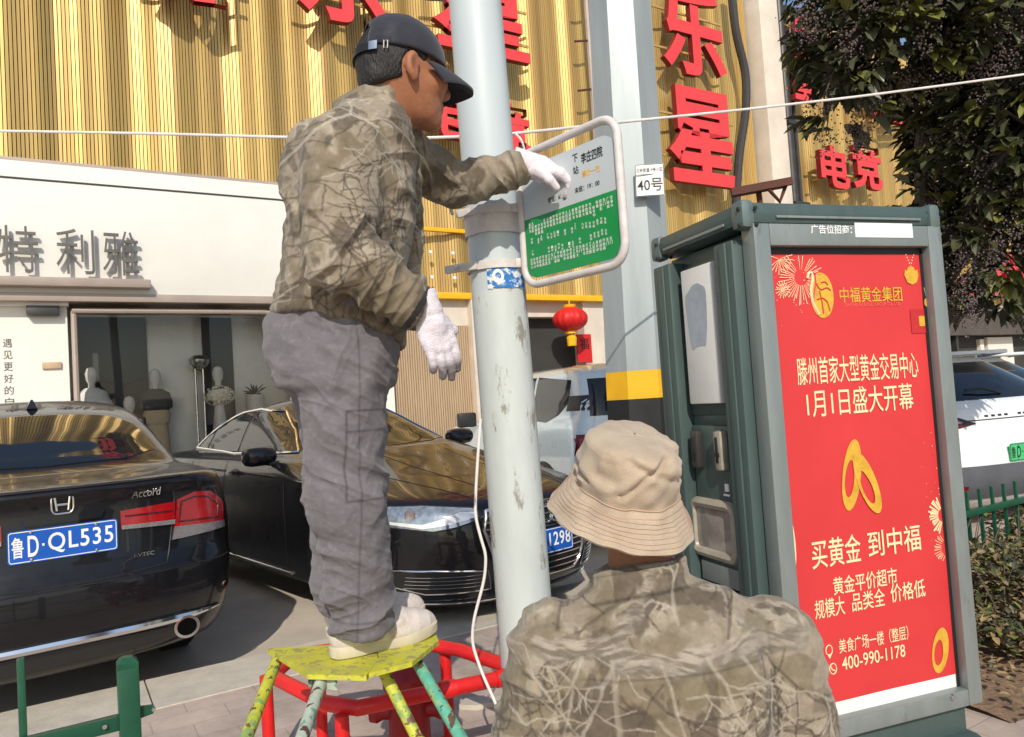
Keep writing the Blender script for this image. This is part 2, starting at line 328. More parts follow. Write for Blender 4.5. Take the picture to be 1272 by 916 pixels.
# lower storey
m = MB(); m.b2((4.95, .12, 0), (6.35, .5, 3.04)); 
m.b2((6.35, -.02, 0), (6.75, .5, 3.04)); m.b2((8.7, .1, 0), (9.6, .5, 3.04)); m.b2((9.6, .3, 2.5), (13.7, .5, 3.04)); m.b2((6.75, .2, 2.78), (8.7, .5, 3.04)); m.b2((14.37, .1, 2.95), (30, .5, 3.14)); m.build('shop_wall', M_['cream'], bld)
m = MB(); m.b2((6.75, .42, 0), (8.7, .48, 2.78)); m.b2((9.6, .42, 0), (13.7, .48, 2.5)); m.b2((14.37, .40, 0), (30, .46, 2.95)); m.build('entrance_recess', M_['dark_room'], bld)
m = MB()
for i in range(34): a = 5.0+i*.04; m.b2((a, .09, .25), (a+.026, .13, 2.62))
m.build('ribbed_shutter', M_['shutter'], bld)
for zz in (3.35, 3.75):
    for x in (5.25, 5.65, 6.05, 6.45): m = MB(); m.b2((x, -.05, zz), (x+.05, .0, zz+.05), .005); m.build('lamp_stud', M_['white'], bld)
m = MB(); m.b2((14.6, .0, 2.3), (30, .34, 2.9)); m.build('shop_fascia', M_['wall_dark'], bld)
m = MB(); m.b2((22.6, .3, .3), (22.8, .4, 2.2)); m.b2((23.0, .3, .2), (24.4, .39, 2.25)); m.build('lit_doorway', M_['inner_wall'], bld)
for x in (10.2, 11.6, 16.3, 18.6, 21.): m = MB(); m.b2((x, .1, .1), (x+.1, .38, 2.3)); m.build('door_frame', M_['grey_dark'], bld)

# red sign characters, each standing off the slats on small bars
def fm_(t, z, s): return Matrix.Translation(Vector((t, -s, z))) @ Matrix(((1, 0, 0, 0), (0, 0, -1, 0), (0, 1, 0, 0), (0, 0, 0, 1)))
def sign(label, chars):
    th = thing('sign_lettering', label, 'sign', FO, FROT, 'red character signs on the gold slats')
    for ch, t, z, h, wd in chars:
        m = MB(); n0 = len(m.f); m.text(ch, fm_(t, z, .24), h, wd, ext=.12, bold=.028)
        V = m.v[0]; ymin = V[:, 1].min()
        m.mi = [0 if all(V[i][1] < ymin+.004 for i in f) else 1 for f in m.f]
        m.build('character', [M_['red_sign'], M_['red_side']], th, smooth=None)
    for ch, t, z, h, wd in chars:
        b = MB()
        for q in (-.22, .22): b.b2((t-.62*wd, -.22, z+q*h-.02), (t+.55*wd, -.19, z+q*h+.02)); b.b2((t+q*wd-.02, -.2, z+q*h-.02), (t+q*wd+.02, .1, z+q*h+.02))
        b.build('support_bar', M_['gold'], th, smooth=None)
def ch(px0, py0, px1, py1, c):
    a = fac((px0+px1)/2-(.04*(py1-py0)), py0, .3); bb = fac((px0+px1)/2, py1, .3); l = fac(px0, (py0+py1)/2, .3); r = fac(px1, (py0+py1)/2, .3)
    return (c, (l[0]+r[0])/2, (a[1]+bb[1])/2, a[1]-bb[1], r[0]-l[0])
sign('large red two-character sign cut off at the top of the photo above the cap', [ch(368, -86, 480, 30, '乐'), ch(536, -30, 652, 68, '星'), ch(172, -128, 290, 2, '新')])
sign('smaller red two-character sign passing behind the grey pole at the man’s face', [ch(524, 112, 580, 172, '电'), ch(606, 128, 656, 196, '竞')])
sign('large red vertical two-character sign right of the octagonal post', [ch(820, -14, 897, 95, '乐'), ch(828, 112, 912, 230, '星')])
sign('small red two-character sign half hidden by the dark tree', [ch(1017, 182, 1052, 234, '电'), ch(1056, 178, 1092, 236, '竞')])
sign('red vertical sign seen edge-on beside the drainpipe behind the tree', [ch(983, 18, 1006, 72, '乐'), ch(983, 74, 1008, 126, '星')])
sign('red characters peeping through the leaves of the dark tree', [ch(1075, 100, 1130, 152, '酒'), ch(1132, 92, 1180, 140, '店')])
sign('red characters low on the shop fascia below the dark tree', [ch(1180, 345, 1212, 380, '名'), ch(1226, 312, 1276, 372, '烟')])

# drainpipe, thin conduit, black cable, iron bracket
th = thing('drainpipe', 'dark grey drainpipe running up beside the cream pillar', 'pipe', FO, FROT)
m = MB(); m.tube([(14.52, -.12, 0), (14.52, -.12, 9.8)], .11, 12); m.tube([(14.82, -.08, 0), (14.82, -.08, 9.8)], .05, 8); m.build('pipe', M_['grey_dark'], th)
for z in (3.4, 5.2, 7.0, 8.8): m = MB(); m.b2((14.4, -.25, z), (14.9, .1, z+.08)); m.build('pipe_clip', M_['grey_dark'], th)
th = thing('conduit', 'thin grey conduit with short brackets on the gold slats beside the octagonal post', 'pipe', FO, FROT)
t0 = fac(724, 70)[0]; m = MB(); m.tube([(t0, -.2, 5.9), (t0, -.2, 9.8)], .05, 8); m.build('pipe', M_['taupe'], th)
for z in (6.9, 7.8, 8.6): m = MB(); m.tube([(t0+.05, -.2, z), (t0-.35, -.24, z-.12)], .02, 6); m.build('bracket', M_['rust'], th)
P = [fac(905+q[0], q[1], .35) for q in ((2, -30), (8, 40), (22, 90), (22, 140), (13, 190), (10, 240), (8, 300))]
m = MB(); pts = []
for i in range(len(P)-1):
    for k in range(6): u = k/6; u = u; pts.append((P[i][0]*(1-u)+P[i+1][0]*u, -.35, P[i][1]*(1-u)+P[i+1][1]*u))
th = thing('hanging_cable', 'thick black cable hanging in a bend down the gold slats left of the cream pillar', 'cable', FO, FROT)
V = np.array(pts); 
for _ in range(6): V[1:-1] = (V[:-2]+2*V[1:-1]+V[2:])/4
m.tube([tuple(p) for p in V], .085, 8); m.build('cable', M_['black_cable'], th)

# ------------------------------------------------------------ white clothes shop
shop = thing('clothes_shop', 'white clothes shop front with grey characters and a wide display window', 'shop', FO, FROT)
m = MB(); m.b2((-6, -.18, 2.97), (4.9, .3, 4.585), .02); m.build('fascia', M_['white_panel'], shop)
m = MB(); m.tube([(-6, -.183, 4.37), (3.3, -.183, 4.37)]+[(3.3+.45*math.sin(a), -.183, 4.37-.45*(1-math.cos(a))) for a in np.linspace(.1, 1.57, 8)]+[(3.75, -.183, 3.0)], .012, 6); m.build('trim_line', M_['grey_dark'], shop)
m = MB()
for c, x in (('爱', -.47), ('特', .23), ('利', .81), ('雅', 1.30)): m.text(c, fm_(x, 3.50, .24), .55, .40, ext=.04, bold=-.008)
m.build('lettering', M_['letter'], shop, smooth=None)
m = MB(); m.b2((-6, -.34, 3.06), (1.62, -.17, 3.17), .02); m.build('shelf_light', M_['taupe'], shop)
m = MB(); m.b2((-6, -.21, 2.90), (4.9, .3, 3.0), .006); m.build('beam', M_['taupe'], shop)
# window opening with rounded top right corner: frame swept, piers left and right
m = MB(); m.b2((3.42, -.10, 0), (4.9, .3, 2.9)); m.b2((.72, -.1, 0), (3.42, .3, .5)); m.build('pier', M_['white_panel'], shop)
fr = [(.75, 2.80), (3.02, 2.80)]+[(3.02+.36*math.sin(a), 2.80-.36*(1-math.cos(a))) for a in np.linspace(.1, 1.57, 9)]+[(3.38, .5)]
m = MB(); m.tube([(x, -.08, z) for x, z in fr], .035, 8); m.tube([(x, -.02, z-.05) for x, z in fr[:1]]+[(x-.06*(i > 0), -.02, z-.06) for i, (x, z) in enumerate(fr[1:])], .02, 8); m.tube([(.77, -.06, .5), (.77, -.06, 2.8)], .035, 8); m.build('window_frame', M_['taupe'], shop)
m = MB(); m.b2((-6, -.1, 2.86), (.72, .3, 2.9)); m.b2((-6, .0, 0), (.70, .3, 2.86)); m.build('door_panel', M_['white_panel'], shop)
m = MB(); m.b2((.28, -.12, 2.74), (.62, .0, 2.86), .02); m.build('door_lamp', M_['grey_dark'], shop)
m = MB(); m.b2((.42, -.03, 2.10), (.62, .0, 2.18), .006); m.build('letter_slot', M_['shutter'], shop)
m = MB(); [m.text(c, fm_(.08, 2.42-.14*i, .002), .10, .09, ext=.002) for i, c in enumerate('遇见更好的自己')]; m.build('door_lettering', M_['letter'], shop, smooth=None)
m = MB(); m.raw([(.80, -.04, .5), (3.36, -.04, .5), (3.36, -.04, 2.79), (.80, -.04, 2.79)], [(0, 1, 2, 3)]); m.build('window_pane', M_['glass'], shop)
m = MB(); m.b2((.72, .52, 0), (3.6, .56, 3)); m.b2((.68, .3, 0), (.72, .56, 3)); m.b2((3.5, .3, 0), (3.55, .56, 3)); m.b2((.72, .3, 2.9), (3.55, .56, 2.96)); m.b2((.72, -.02, .5), (3.5, .52, .9)); m.build('display_interior', M_['inner_wall'], shop)
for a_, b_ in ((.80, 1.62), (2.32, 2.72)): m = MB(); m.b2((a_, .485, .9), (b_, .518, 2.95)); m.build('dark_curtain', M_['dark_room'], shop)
def at_shop(px, py, s): t, z = fac(px, py, s); return FO+FU*t+FN*s+Vector((0, 0, z))
M_['manq'] = mat('mannequin_white', S(214, 208, 200), .35); M_['cloth_w'] = mat('pale_dress', S(214, 214, 210), .8, var=.1, vs=20); M_['cloth_d'] = mat('dark_knit', S(84, 82, 80), .9, var=.25, vs=30); M_['cloth_b'] = mat('beige_cloth', S(206, 182, 144), .85, var=.08, vs=12); M_['cloth_p'] = mat('plum_cloth', S(96, 66, 84), .9)
M_['petal'] = mat('cream_petals', S(244, 236, 218), .8, var=.12, vs=30)
def mannequin(px, py, sc_, label, rows, lower=None):
    p = at_shop(px, py, -.28); th = thing('mannequin', label, 'mannequin', (p.x, p.y, .9), FROT, 'mannequins in the shop window')
    hz = p.z-.9; m = MB(); m.lathe([(.0, hz), (.05, hz-.02), (.075, hz-.09), (.065, hz-.17), (.04, hz-.22), (.045, hz-.28), (.12, hz-.34), (.16, hz-.38), (.15, hz-.5), (.0, hz-.52)], n=20, sy=.75); m.tube([(0, 0, 0), (0, 0, max(.1, hz-.5))], .03, 8); m.lathe([(0, .0), (.16, .0), (.16, .02), (0, .025)], n=20); m.build('torso_form', M_['manq'], th)
    g_ = MB()
    for k, (prof, mm) in enumerate(rows): q = MB(); q.lathe([(r, hz+z) for r, z in prof], n=28, sy=.7); q.build('garment', mm, th)
mannequin(113, 456, 1, 'mannequin in a wide pale cape, leftmost in the shop window', [([(.07, -.27), (.17, -.33), (.24, -.5), (.3, -.75), (.33, -1.0), (.3, -1.0)], M_['cloth_w'])])
mannequin(192, 458, 1, 'mannequin in a dark top and long beige trousers in the shop window', [([(.07, -.27), (.17, -.33), (.2, -.45), (.2, -.52), (.14, -.56)], M_['cloth_d']), ([(.12, -.5), (.17, -.6), (.16, -.72), (.13, -.75), (.15, -.95), (.155, -1.3), (.1, -1.3)], M_['cloth_b'])])
mannequin(270, 455, 1, 'mannequin in a grey top behind the cream flowers in the shop window', [([(.07, -.27), (.16, -.33), (.18, -.5), (.17, -.8), (.1, -.8)], M_['cloth_d'])])
mannequin(160, 492, 1, 'small mannequin in plum clothing low in the shop window', [([(.07, -.22), (.2, -.3), (.22, -.6), (.1, -.6)], M_['cloth_p'])])
p = at_shop(272, 492, -.18); th = thing('flower_bunch', 'round bunch of cream flowers on a white stand in the shop window', 'flowers', (p.x, p.y, .9), FROT)
m = MB(); hz = p.z-.9
for i in range(170):
    v = Vector((rng.gauss(0, 1), rng.gauss(0, 1), rng.gauss(0, 1))).normalized(); c = Vector((v.x*.2, v.y*.16, hz+v.z*.13)); e = v.orthogonal().normalized(); f2 = v.cross(e)
    r = rng.uniform(.02, .035); m.raw([tuple(c+(e*math.cos(a)+f2*math.sin(a))*r*(1 if k % 2 else .6)+v*.012*(k % 2)) for k, a in enumerate(np.linspace(0, 5.6, 8))]+[tuple(c-v*.01)], [(k, (k+1) % 8, 8) for k in range(8)])
m.lathe([(0, hz-.1), (.15, hz-.06), (.17, hz), (.13, hz+.08), (0, hz+.1)], n=20, sy=.8); m.build('petals', M_['petal'], th)
m = MB(); m.lathe([(.0, 0), (.14, 0), (.10, .3), (.06, hz-.12), (.1, hz-.05), (0, hz-.04)], n=20); m.build('stand', M_['manq'], th)
p = at_shop(247, 450, -.34); th = thing('studio_lamp', 'round steel lamp on a twin stem among the mannequins', 'lamp', (p.x, p.y, .9), FROT)
m = MB(); hz = p.z-.9; m.lathe([(0, .10), (.1, .085), (.145, .03), (.14, -.03), (.09, -.09), (0, -.10)], c=(0, 0, hz), n=20); m.build('lamp_head', M_['steel'], th)
m = MB(); m.tube([(-.05, 0, 0), (-.05, 0, hz)], .014, 8); m.tube([(.05, 0, 0), (.05, 0, hz)], .014, 8); m.lathe([(0, 0), (.12, 0), (.12, .02), (0, .02)], n=18); m.build('stem', M_['steel'], th)
M_['frond'] = mat('dark_fronds', S(48, 62, 44), .6)
p = at_shop(316, 486, -.24); th = thing('potted_plant', 'spiky dark green plant in a pale pot at the right end of the shop window', 'plant', (p.x, p.y, .9), FROT)
m = MB(); hz = p.z-.9
for i in range(26):
    a = rng.uniform(0, 6.28); el = rng.uniform(.2, 1.3); L_ = rng.uniform(.16, .26); d = Vector((math.cos(a)*math.cos(el), math.sin(a)*math.cos(el), math.sin(el))); sd = Vector((-math.sin(a), math.cos(a), 0))*.012; o_ = Vector((0, 0, hz-.05)); mid = o_+d*L_*.6; tip = o_+d*L_-Vector((0, 0, .04)); m.raw([tuple(o_-sd*.5), tuple(o_+sd*.5), tuple(mid+sd), tuple(tip), tuple(mid-sd)], [(0, 1, 2, 3, 4)])
m.build('leaves', M_['frond'], th, smooth=None)
m = MB(); m.lathe([(0, 0), (.1, 0), (.13, hz-.05), (.1, hz-.05), (0, hz-.08)], n=20); m.build('pot', M_['manq'], th)

# lantern and red paper scroll by the entrance
p = fac(703, 398, .12); th = thing('lantern', 'round red lantern with a yellow tassel hanging in the dark entrance', 'lantern', FO+FU*p[0]+FN*.25, FROT)
m = MB(); r_ = .30; V = []
for i in range(13):
    a = math.pi*i/12-.0; z = math.cos(a)
    V.append((max(.1, r_*math.sin(a)), p[1]+.21*z))
n = 60; A = [[(r*(1+.03*math.cos(j*math.pi*2/n*15))*math.cos(2*math.pi*j/n), r*(1+.03*math.cos(j*math.pi*2/n*15))*math.sin(2*math.pi*j/n), z) for j in range(n)] for r, z in V]; m.grid(A, cv=True); m.build('globe', M_['lantern'], th)
m = MB(); m.lathe([(.1, p[1]+.20), (.11, p[1]+.25), (0, p[1]+.25)], n=20); m.lathe([(.0, p[1]-.25), (.11, p[1]-.25), (.1, p[1]-.2)], n=20); m.tube([(0, 0, p[1]+.25), (0, 0, 3.05)], .012, 6); m.lathe([(.04, p[1]-.25), (.09, p[1]-.32), (.08, p[1]-.46), (0, p[1]-.46)], n=14); m.build('tassel', M_['yellow'], th)
p = fac(730, 432, .02); th = thing('paper_scroll', 'narrow red paper scroll pasted on the pale wall beside the lantern', 'scroll', FO+FU*p[0], FROT)
m = MB(); m.b2((-.16, .07, p[1]-.25), (.16, .098, p[1]+.25)); m.build('paper', M_['lantern'], th)
m = MB(); m.text('福', fm_(0, p[1]+.08, -.066), .2, .2, ext=.003); m.build('lettering', M_['black'], th, smooth=None)
# ------------------------------------------------------------ poles
M_['pole'] = mat('grey_white_pole_paint', S(196, 203, 200), .5, var=.07, vs=5, bump=.08, bs=30, col2=S(146, 141, 132), thr=.605, soft=.03, cs=6.5, stretch=(2.2, 2.2, .7))
M_['pole_up'] = mat('smooth_pole_paint', S(192, 202, 204), .42, var=.05, vs=3, stretch=(3, 3, .5))
M_['galv'] = mat('galvanised_steel', S(158, 166, 167), .45, .2, var=.1, vs=3, stretch=(4, 4, .4))
M_['clamp'] = mat('painted_clamp', S(206, 200, 196), .5, var=.12, vs=25)
M_['tape'] = mat('old_grey_glue', S(120, 122, 122), .8, var=.2, vs=12, col2=S(160, 158, 150), thr=.6, cs=20)
PB = gnd(0, 0, 0)
pt = pw(598, 100, 2.50); pb = pw(655, 800, 2.50)
ax = (pb-pt).normalized(); base = pb+ax*((ZP-pb.z)/ax.z); top = base-ax*(4.2)
pole = thing('lamp_pole', 'round grey-white street pole in the middle with scuffed paint', 'pole', base)
def pp(z): return base-ax*((z-ZP)/(-ax.z))
pj = pw(630, 362, 2.5).z
m = MB(); m.tube([pp(ZP), pp(.6), pp(1.2), pp(pj)], [.094, .093, .092, .091], 48); m.build('shaft', M_['pole'], pole, True)
m = MB(); m.tube([pp(pj), pp(1.95), pp(2.6), pp(4.6)], [.0905, .0895, .0875, .083], 48); m.build('upper_shaft', M_['pole_up'], pole, True)
m = MB(); m.lathe([(.094, 0), (.15, .0), (.15, .02), (.1, .025)], c=tuple(pp(ZP)), n=32); m.build('base_flange', M_['pole'], pole, True)
def band(za, zb, r, mm, name, a0=0, a1=6.2832, n=48, jag=0., seed=1):
    rg = random.Random(seed); A = []
    js = [(jag*(rg.random()-.5), jag*(rg.random()-.5)) for _ in range(n+1)]
    for j in range(n+1):
        a = a0+(a1-a0)*j/n; row = []
        for z, k in ((za, 0), (zb, 1)):
            c = pp(z+js[j][k]); row.append((c.x+r*math.cos(a), c.y+r*math.sin(a), c.z))
        A.append(row)
    q = MB(); q.grid(A); return q.build(name, mm, pole, True, smooth=60)
zt = [pw(630, y, 2.41).z for y in (262, 283, 290, 312, 322)]
band(zt[1]-.01, zt[0]+.0, .0955, M_['clamp'], 'upper_wrap', R(150), R(380), jag=.006)
ys = [pw(620, y, 2.41).z for y in (330, 358)]
M_['sticker'] = mat('blue_white_sticker', S(38, 118, 190), .4, col2=S(225, 228, 230), thr=.53, soft=.03, cs=34)
band(ys[1], ys[0], .0945, M_['sticker'], 'sticker', R(250), R(338), n=40, jag=.007, seed=3)
a0 = R(272); q = MB()
A = []
for j in range(33):
    t = 6.2832*j/32; row = []
    for rr in (.018, .0095):
        a = a0+rr*1.05*math.cos(t)/.0945; z = (ys[0]+ys[1])/2+.002+rr*1.25*math.sin(t); c = pp(z); row.append((c.x+.0958*math.cos(a), c.y+.0958*math.sin(a), c.z))
    A.append(row)
q.grid(A); q.build('sticker_emblem', M_['white'], pole, True)

# ------------------------------------------------------------ the hanging cable and the long wire
th = thing('power_lead', 'thin white cable hanging loose down the front of the round pole to the ground', 'cable', base)
P = [(597, 520, 2.41), (594, 560, 2.40), (591, 610, 2.39), (590, 640, 2.385), (597, 668, 2.38), (604, 690, 2.38), (602, 720, 2.38), (588, 770, 2.37), (586, 800, 2.37), (600, 840, 2.33), (618, 878, 2.28), (632, 930, 2.25)]
pts = [pw(*p) for p in P]; pts.append(Vector((pts[-1].x+.05, pts[-1].y-.05, ZP+.006))); pts.append(pts[-1]+Vector((.5, -.1, 0)))
def smooth_path(p, k=6, it=5):
    V = np.array([tuple(x) for x in p]); V = np.concatenate([[V[i]+(V[i+1]-V[i])*j/k for j in range(k)] for i in range(len(V)-1)]+[V[-1:]])
    for _ in range(it): V[1:-1] = (V[:-2]+2*V[1:-1]+V[2:])/4
    return [tuple(v) for v in V]
m = MB(); m.tube(smooth_path(pts), .0048, 8); m.build('cable', M_['wire'], th, True)
th = thing('overhead_wire', 'long white wire strung across the street behind the worker at his shoulder height', 'wire', pw(620, 165, 2.62))
P = [(-260, 158, 3.6), (0, 163, 3.2), (180, 166, 2.95), (360, 171, 2.75), (520, 172, 2.65), (600, 169, 2.62), (650, 165, 2.62), (700, 160, 2.75), (770, 152, 2.95), (900, 139, 3.2), (1060, 121, 3.5), (1220, 100, 3.8), (1420, 72, 4.2)]
m = MB(); m.tube(smooth_path([pw(*p) for p in P], 8, 3), .0058, 8); m.build('wire', M_['wire'], th, True)
m = MB(); c = pw(640, 166, 2.6); m.tube(smooth_path([c, c+Vector((.02, -.02, -.03)), c+Vector((.03, -.01, -.07)), c+Vector((.015, 0, -.10)), c+Vector((0, 0, -.07))]), .004, 6); m.build('loose_end', M_['wire'], th, True)

# ------------------------------------------------------------ octagonal post
oc = pw(786, 300, 4.3); ob = Vector((oc.x, oc.y, ZP))
post = thing('octagonal_post', 'wide octagonal grey steel post behind the kiosk with a yellow and black band', 'pole', ob)
def oct_(z, r): return [(ob.x+.012*(z-1.9)+r*math.cos(a), ob.y+r*math.sin(a), z) for a in [R(22.5-8+45*i) for i in range(8)]]
def octm(z0, z1, k=1.): q = MB(); r = lambda z: (.232-.012*z)*k; q.grid([oct_(z0, r(z0)), oct_(z1, r(z1))], cv=True); return q
zb = [pw(786, y, 4.1).z for y in (461, 496, 525)]
octm(ZP, 7.5).build('shaft', M_['galv'], post, True, smooth=None)
q = MB(); q.raw(oct_(7.5, .14), [tuple(range(8))]); q.build('cap', M_['galv'], post, True)
octm(zb[1], zb[0], 1.012).build('yellow_band', M_['yellow'], post, True, smooth=None); octm(zb[2]-.08, zb[1]-.001, 1.012).build('black_band', M_['black'], post, True, smooth=None)
# house number plate bent round the post
c = pw(807, 224, 4.06)
pl = thing('number_plate', 'white house number plate reading 40 fixed to the octagonal post', 'sign', c)
Mx = frame(c, (1, -.10, 0), (-.06, 0, 1)); Mx = Mx @ Matrix.Rotation(-.03, 4, 'Z')
m = MB(); m.prism(rrect(.155, .175, .008, 3), Mx, .004); m.build('plate', M_['white'], pl, True)
M_['print_k'] = mat('black_print', (.015, .015, .017), .6); M_['print_w'] = mat('white_print', S(236, 236, 232), .6)
m = MB(); m.text('40号', Mx @ Matrix.Translation((0, -.026, .005)), .07, .135, bold=.006); m.text('北辛街道19号小区', Mx @ Matrix.Translation((0, .055, .005)), .022, .14); m.build('lettering', M_['print_k'], pl, True, smooth=None)
m = MB(); m.tube([Mx @ Vector((x, y, .004)) for x, y in rrect(.15, .17, .008, 3)], .0018, 6, closed=True); m.box(tuple(Mx @ Vector((0, .03, .005))), (.15, .003, .003)); m.build('border', M_['print_k'], pl, True)

# ------------------------------------------------------------ bus stop flag sign
L0 = pw(646, 276, 2.42); R0 = pw(775, 234, 2.08); L0.z = R0.z = (L0.z+R0.z)/2
sx = (R0-L0); SW = sx.length; sx.normalize(); SH = .44
sgn = thing('bus_stop_sign', 'white framed bus stop sign with a green timetable panel clamped to the round pole', 'sign', L0)
SM = frame((L0+R0)/2, sx, (0, 0, 1))
m = MB(); m.tube([SM @ Vector((x, y, 0)) for x, y in rrect(SW-.02, SH-.02, .06, 8)], .0125, 12, closed=True); m.build('frame', M_['clamp'], sgn, True)
M_['sgreen'] = mat('green_sign_panel', S(28, 140, 72), .35, var=.06, vs=8); M_['swhite'] = mat('pale_sign_panel', S(188, 196, 198), .35, var=.04, vs=5)
PWd, PH = SW-.05, SH-.085; pc = -.012; gl = pc+PH/2-.165
m = MB()
RR = [(x, y+pc) for x, y in rrect(PWd, PH, .045, 8)]
m.prism(RR, SM @ Matrix.Translation((0, 0, -.004)), .006); m.build('panel', M_['swhite'], sgn, True)
m = MB(); gp = [(x, min(y, gl+(x)*.02)) for x, y in RR]; gp = [p for i, p in enumerate(gp) if p != gp[i-1]]
lo_ = [(x, y) for x, y in RR if y < gl]; xs = sorted(lo_, key=lambda p: p[0]); gp = [(PWd/2, gl), (-PWd/2, gl)]+[p for p in RR if p[1] < gl-.01 and p[0] < 0]+[p for p in RR if p[1] < gl-.01 and p[0] >= 0]
m.prism(gp, SM @ Matrix.Translation((0, 0, .0022)), .0008); m.build('timetable_panel', M_['sgreen'], sgn, True, smooth=None)
T3 = lambda x, y, z=.0034: SM @ Matrix.Translation((x, y, z))
tp = pc+PH/2
m = MB(); m.text('下', T3(.045, tp-.032, .0024), .024, .022); m.text('站', T3(.045, tp-.068, .0024), .024, .022); m.text('李庄四院', T3(.112, tp-.042, .0024), .032, .085, bold=.01)
m.text('首班：6：00', T3(-.04, tp-.128, .0024), .017, .085); m.text('末班：19：00', T3(.085, tp-.128, .0024), .017, .10); m.build('lettering', M_['print_k'], sgn, True, smooth=None)
m = MB(); m.text('票价一元', T3(.105, tp-.088, .0024), .018, .07); m.build('fare_lettering', M_['yellow'], sgn, True, smooth=None)
rg = random.Random(7); names = ['火车站', '人民医院', '体育中心', '中心市场', '新华书店', '百货大楼', '一中', '实验小学', '北关桥', '平安路口', '东门', '汽车站', '荆河公园', '工人医院', '广场南', '文化宫', '龙泉路', '府前街', '学院路', '商城']
m = MB()
def col(x, y0, s, hh): 
    for i, ch_ in enumerate(s): m.text(ch_, T3(x, y0-i*hh*1.12), hh, hh*.9, ext=.0006)
x = -PWd/2+.024
while x < PWd/2-.02: col(x, gl-.018-.012*(rg.random() < .1), rg.choice(names)[:3], .0100); x += .0140
x = -PWd/2+.022
while x < PWd/2-.02: col(x, pc-PH/2+.058, rg.choice(names)[:3], .0100); x += .0136
for y0 in (gl-.068, gl-.108):
    x = -PWd/2+.03
    while x < PWd/2-.03:
        if rg.random() < .7: col(x, y0+rg.uniform(-.006, .006), rg.choice(names)[:2], .0085)
        x += .0150
m.build('stop_list', M_['print_w'], sgn, True, smooth=None)
for za, zz in ((zt[0]+.012, 0), (zt[4]-.012, 1)):
    m = MB(); c = pp(za); A = []
    for j in range(49):
        a = R(150)+R(260)*j/48; A.append([(c.x+r*math.cos(a), c.y+r*math.sin(a), c.z+dz) for r, dz in ((.094, -.014), (.099, -.014), (.099, .014), (.094, .014), (.094, -.014))])
    m.grid(A)
    e = SM @ Vector((-SW/2+.01, za-(L0.z), 0)); m.box(tuple((Vector((c.x+.085, c.y-.04, c.z))+e)/2), (.05, .03, .03), None, .003)
    m.box((c.x-.085-.03*zz, c.y-.055, c.z), (.07+.05*zz, .012, .026), Matrix.Rotation(-.5, 3, 'Z'), .002); m.tube([(c.x-.13, c.y-.05, c.z), (c.x-.13, c.y-.10, c.z)], .006, 8); m.build('clamp', M_['clamp'], sgn, True)

# ------------------------------------------------------------ phone kiosk with the advertising poster
k0 = pw(932, 275, 2.262); k1 = pw(1165, 285, 2.50); k1v = pw(1213, 860, 2.56)
K0 = Vector((k0.x+.0, k0.y, 0)); KX = Vector((k1.x-k0.x, k1.y-k0.y, 0)); KW = KX.length; KX.normalize(); KY = Vector((-KX.y, KX.x, 0)); KROT = math.atan2(KX.y, KX.x)
KT = (k0.z+k1.z)/2; KB = .285
kio = thing('phone_kiosk', 'teal grey street phone kiosk with a red gold-shop advertising poster', 'kiosk', (K0.x, K0.y, ZP), KROT)
def kz(z): return z-ZP
def kf(px, py, y=0.):                    # a point on the kiosk front as (local x, local z)
    v = ray(px, py); n = KY; o_ = K0+KY*y; t = (o_-CC).dot(n)/v.dot(n); p = CC+v*t-K0; return p.dot(KX), p.z-ZP
M_['teal'] = mat('teal_kiosk_paint', S(70, 87, 85), .45, .1, var=.13, vs=6, bump=.06, bs=30, col2=S(58, 70, 69), thr=.68, soft=.05, cs=9, stretch=(1.5, 1.5, .35))
M_['kgrey'] = mat('brushed_grey_frame', S(132, 140, 138), .42, .3, var=.1, vs=8, col2=S(104, 108, 102), thr=.67, soft=.05, cs=10, stretch=(2, 2, .5))
M_['bracket_teal'] = mat('worn_teal_bracket', S(98, 114, 112), .45, .2, var=.1, vs=12)
M_['poster'] = mat('red_poster_paper', S(202, 52, 54), .5, var=.07, vs=2, bump=.05, bs=4)
M_['pgold'] = mat('pale_gold_print', S(246, 216, 168), .5, var=.05); M_['pgold2'] = mat('rich_gold_print', S(226, 176, 62), .4, .25, var=.2, vs=30); M_['pdark'] = mat('dark_gold_print', S(150, 104, 30), .5)
M_['ppink'] = mat('faint_pink_print', S(236, 104, 92), .5); M_['perspex'] = mat('cloudy_window', S(150, 140, 132), .15, var=.25, vs=12, coat=.6)
M_['beige_metal'] = mat('beige_worn_metal', S(170, 162, 146), .5, .2, var=.15, vs=18)
D = .52; B_ = .004
m = MB(); m.b2((.03, .05, kz(KB)), (KW-.03, D, kz(KT-.01)), .01); m.build('cabinet', M_['teal'], kio)
def posts(x, y, dx, dy): q = MB(); q.b2((x, y, kz(KB)), (x+dx, y+dy, kz(KT-.035)), .012); q.b2((x-.006, y+dy*.3, kz(KB)), (x+.01, y+dy*.62, kz(KT-.04)), .004); q.build('corner_post', M_['teal'], kio)
posts(-.035, .055, .08, .10); posts(-.035, D-.09, .08, .11); posts(KW-.045, D-.09, .08, .11)
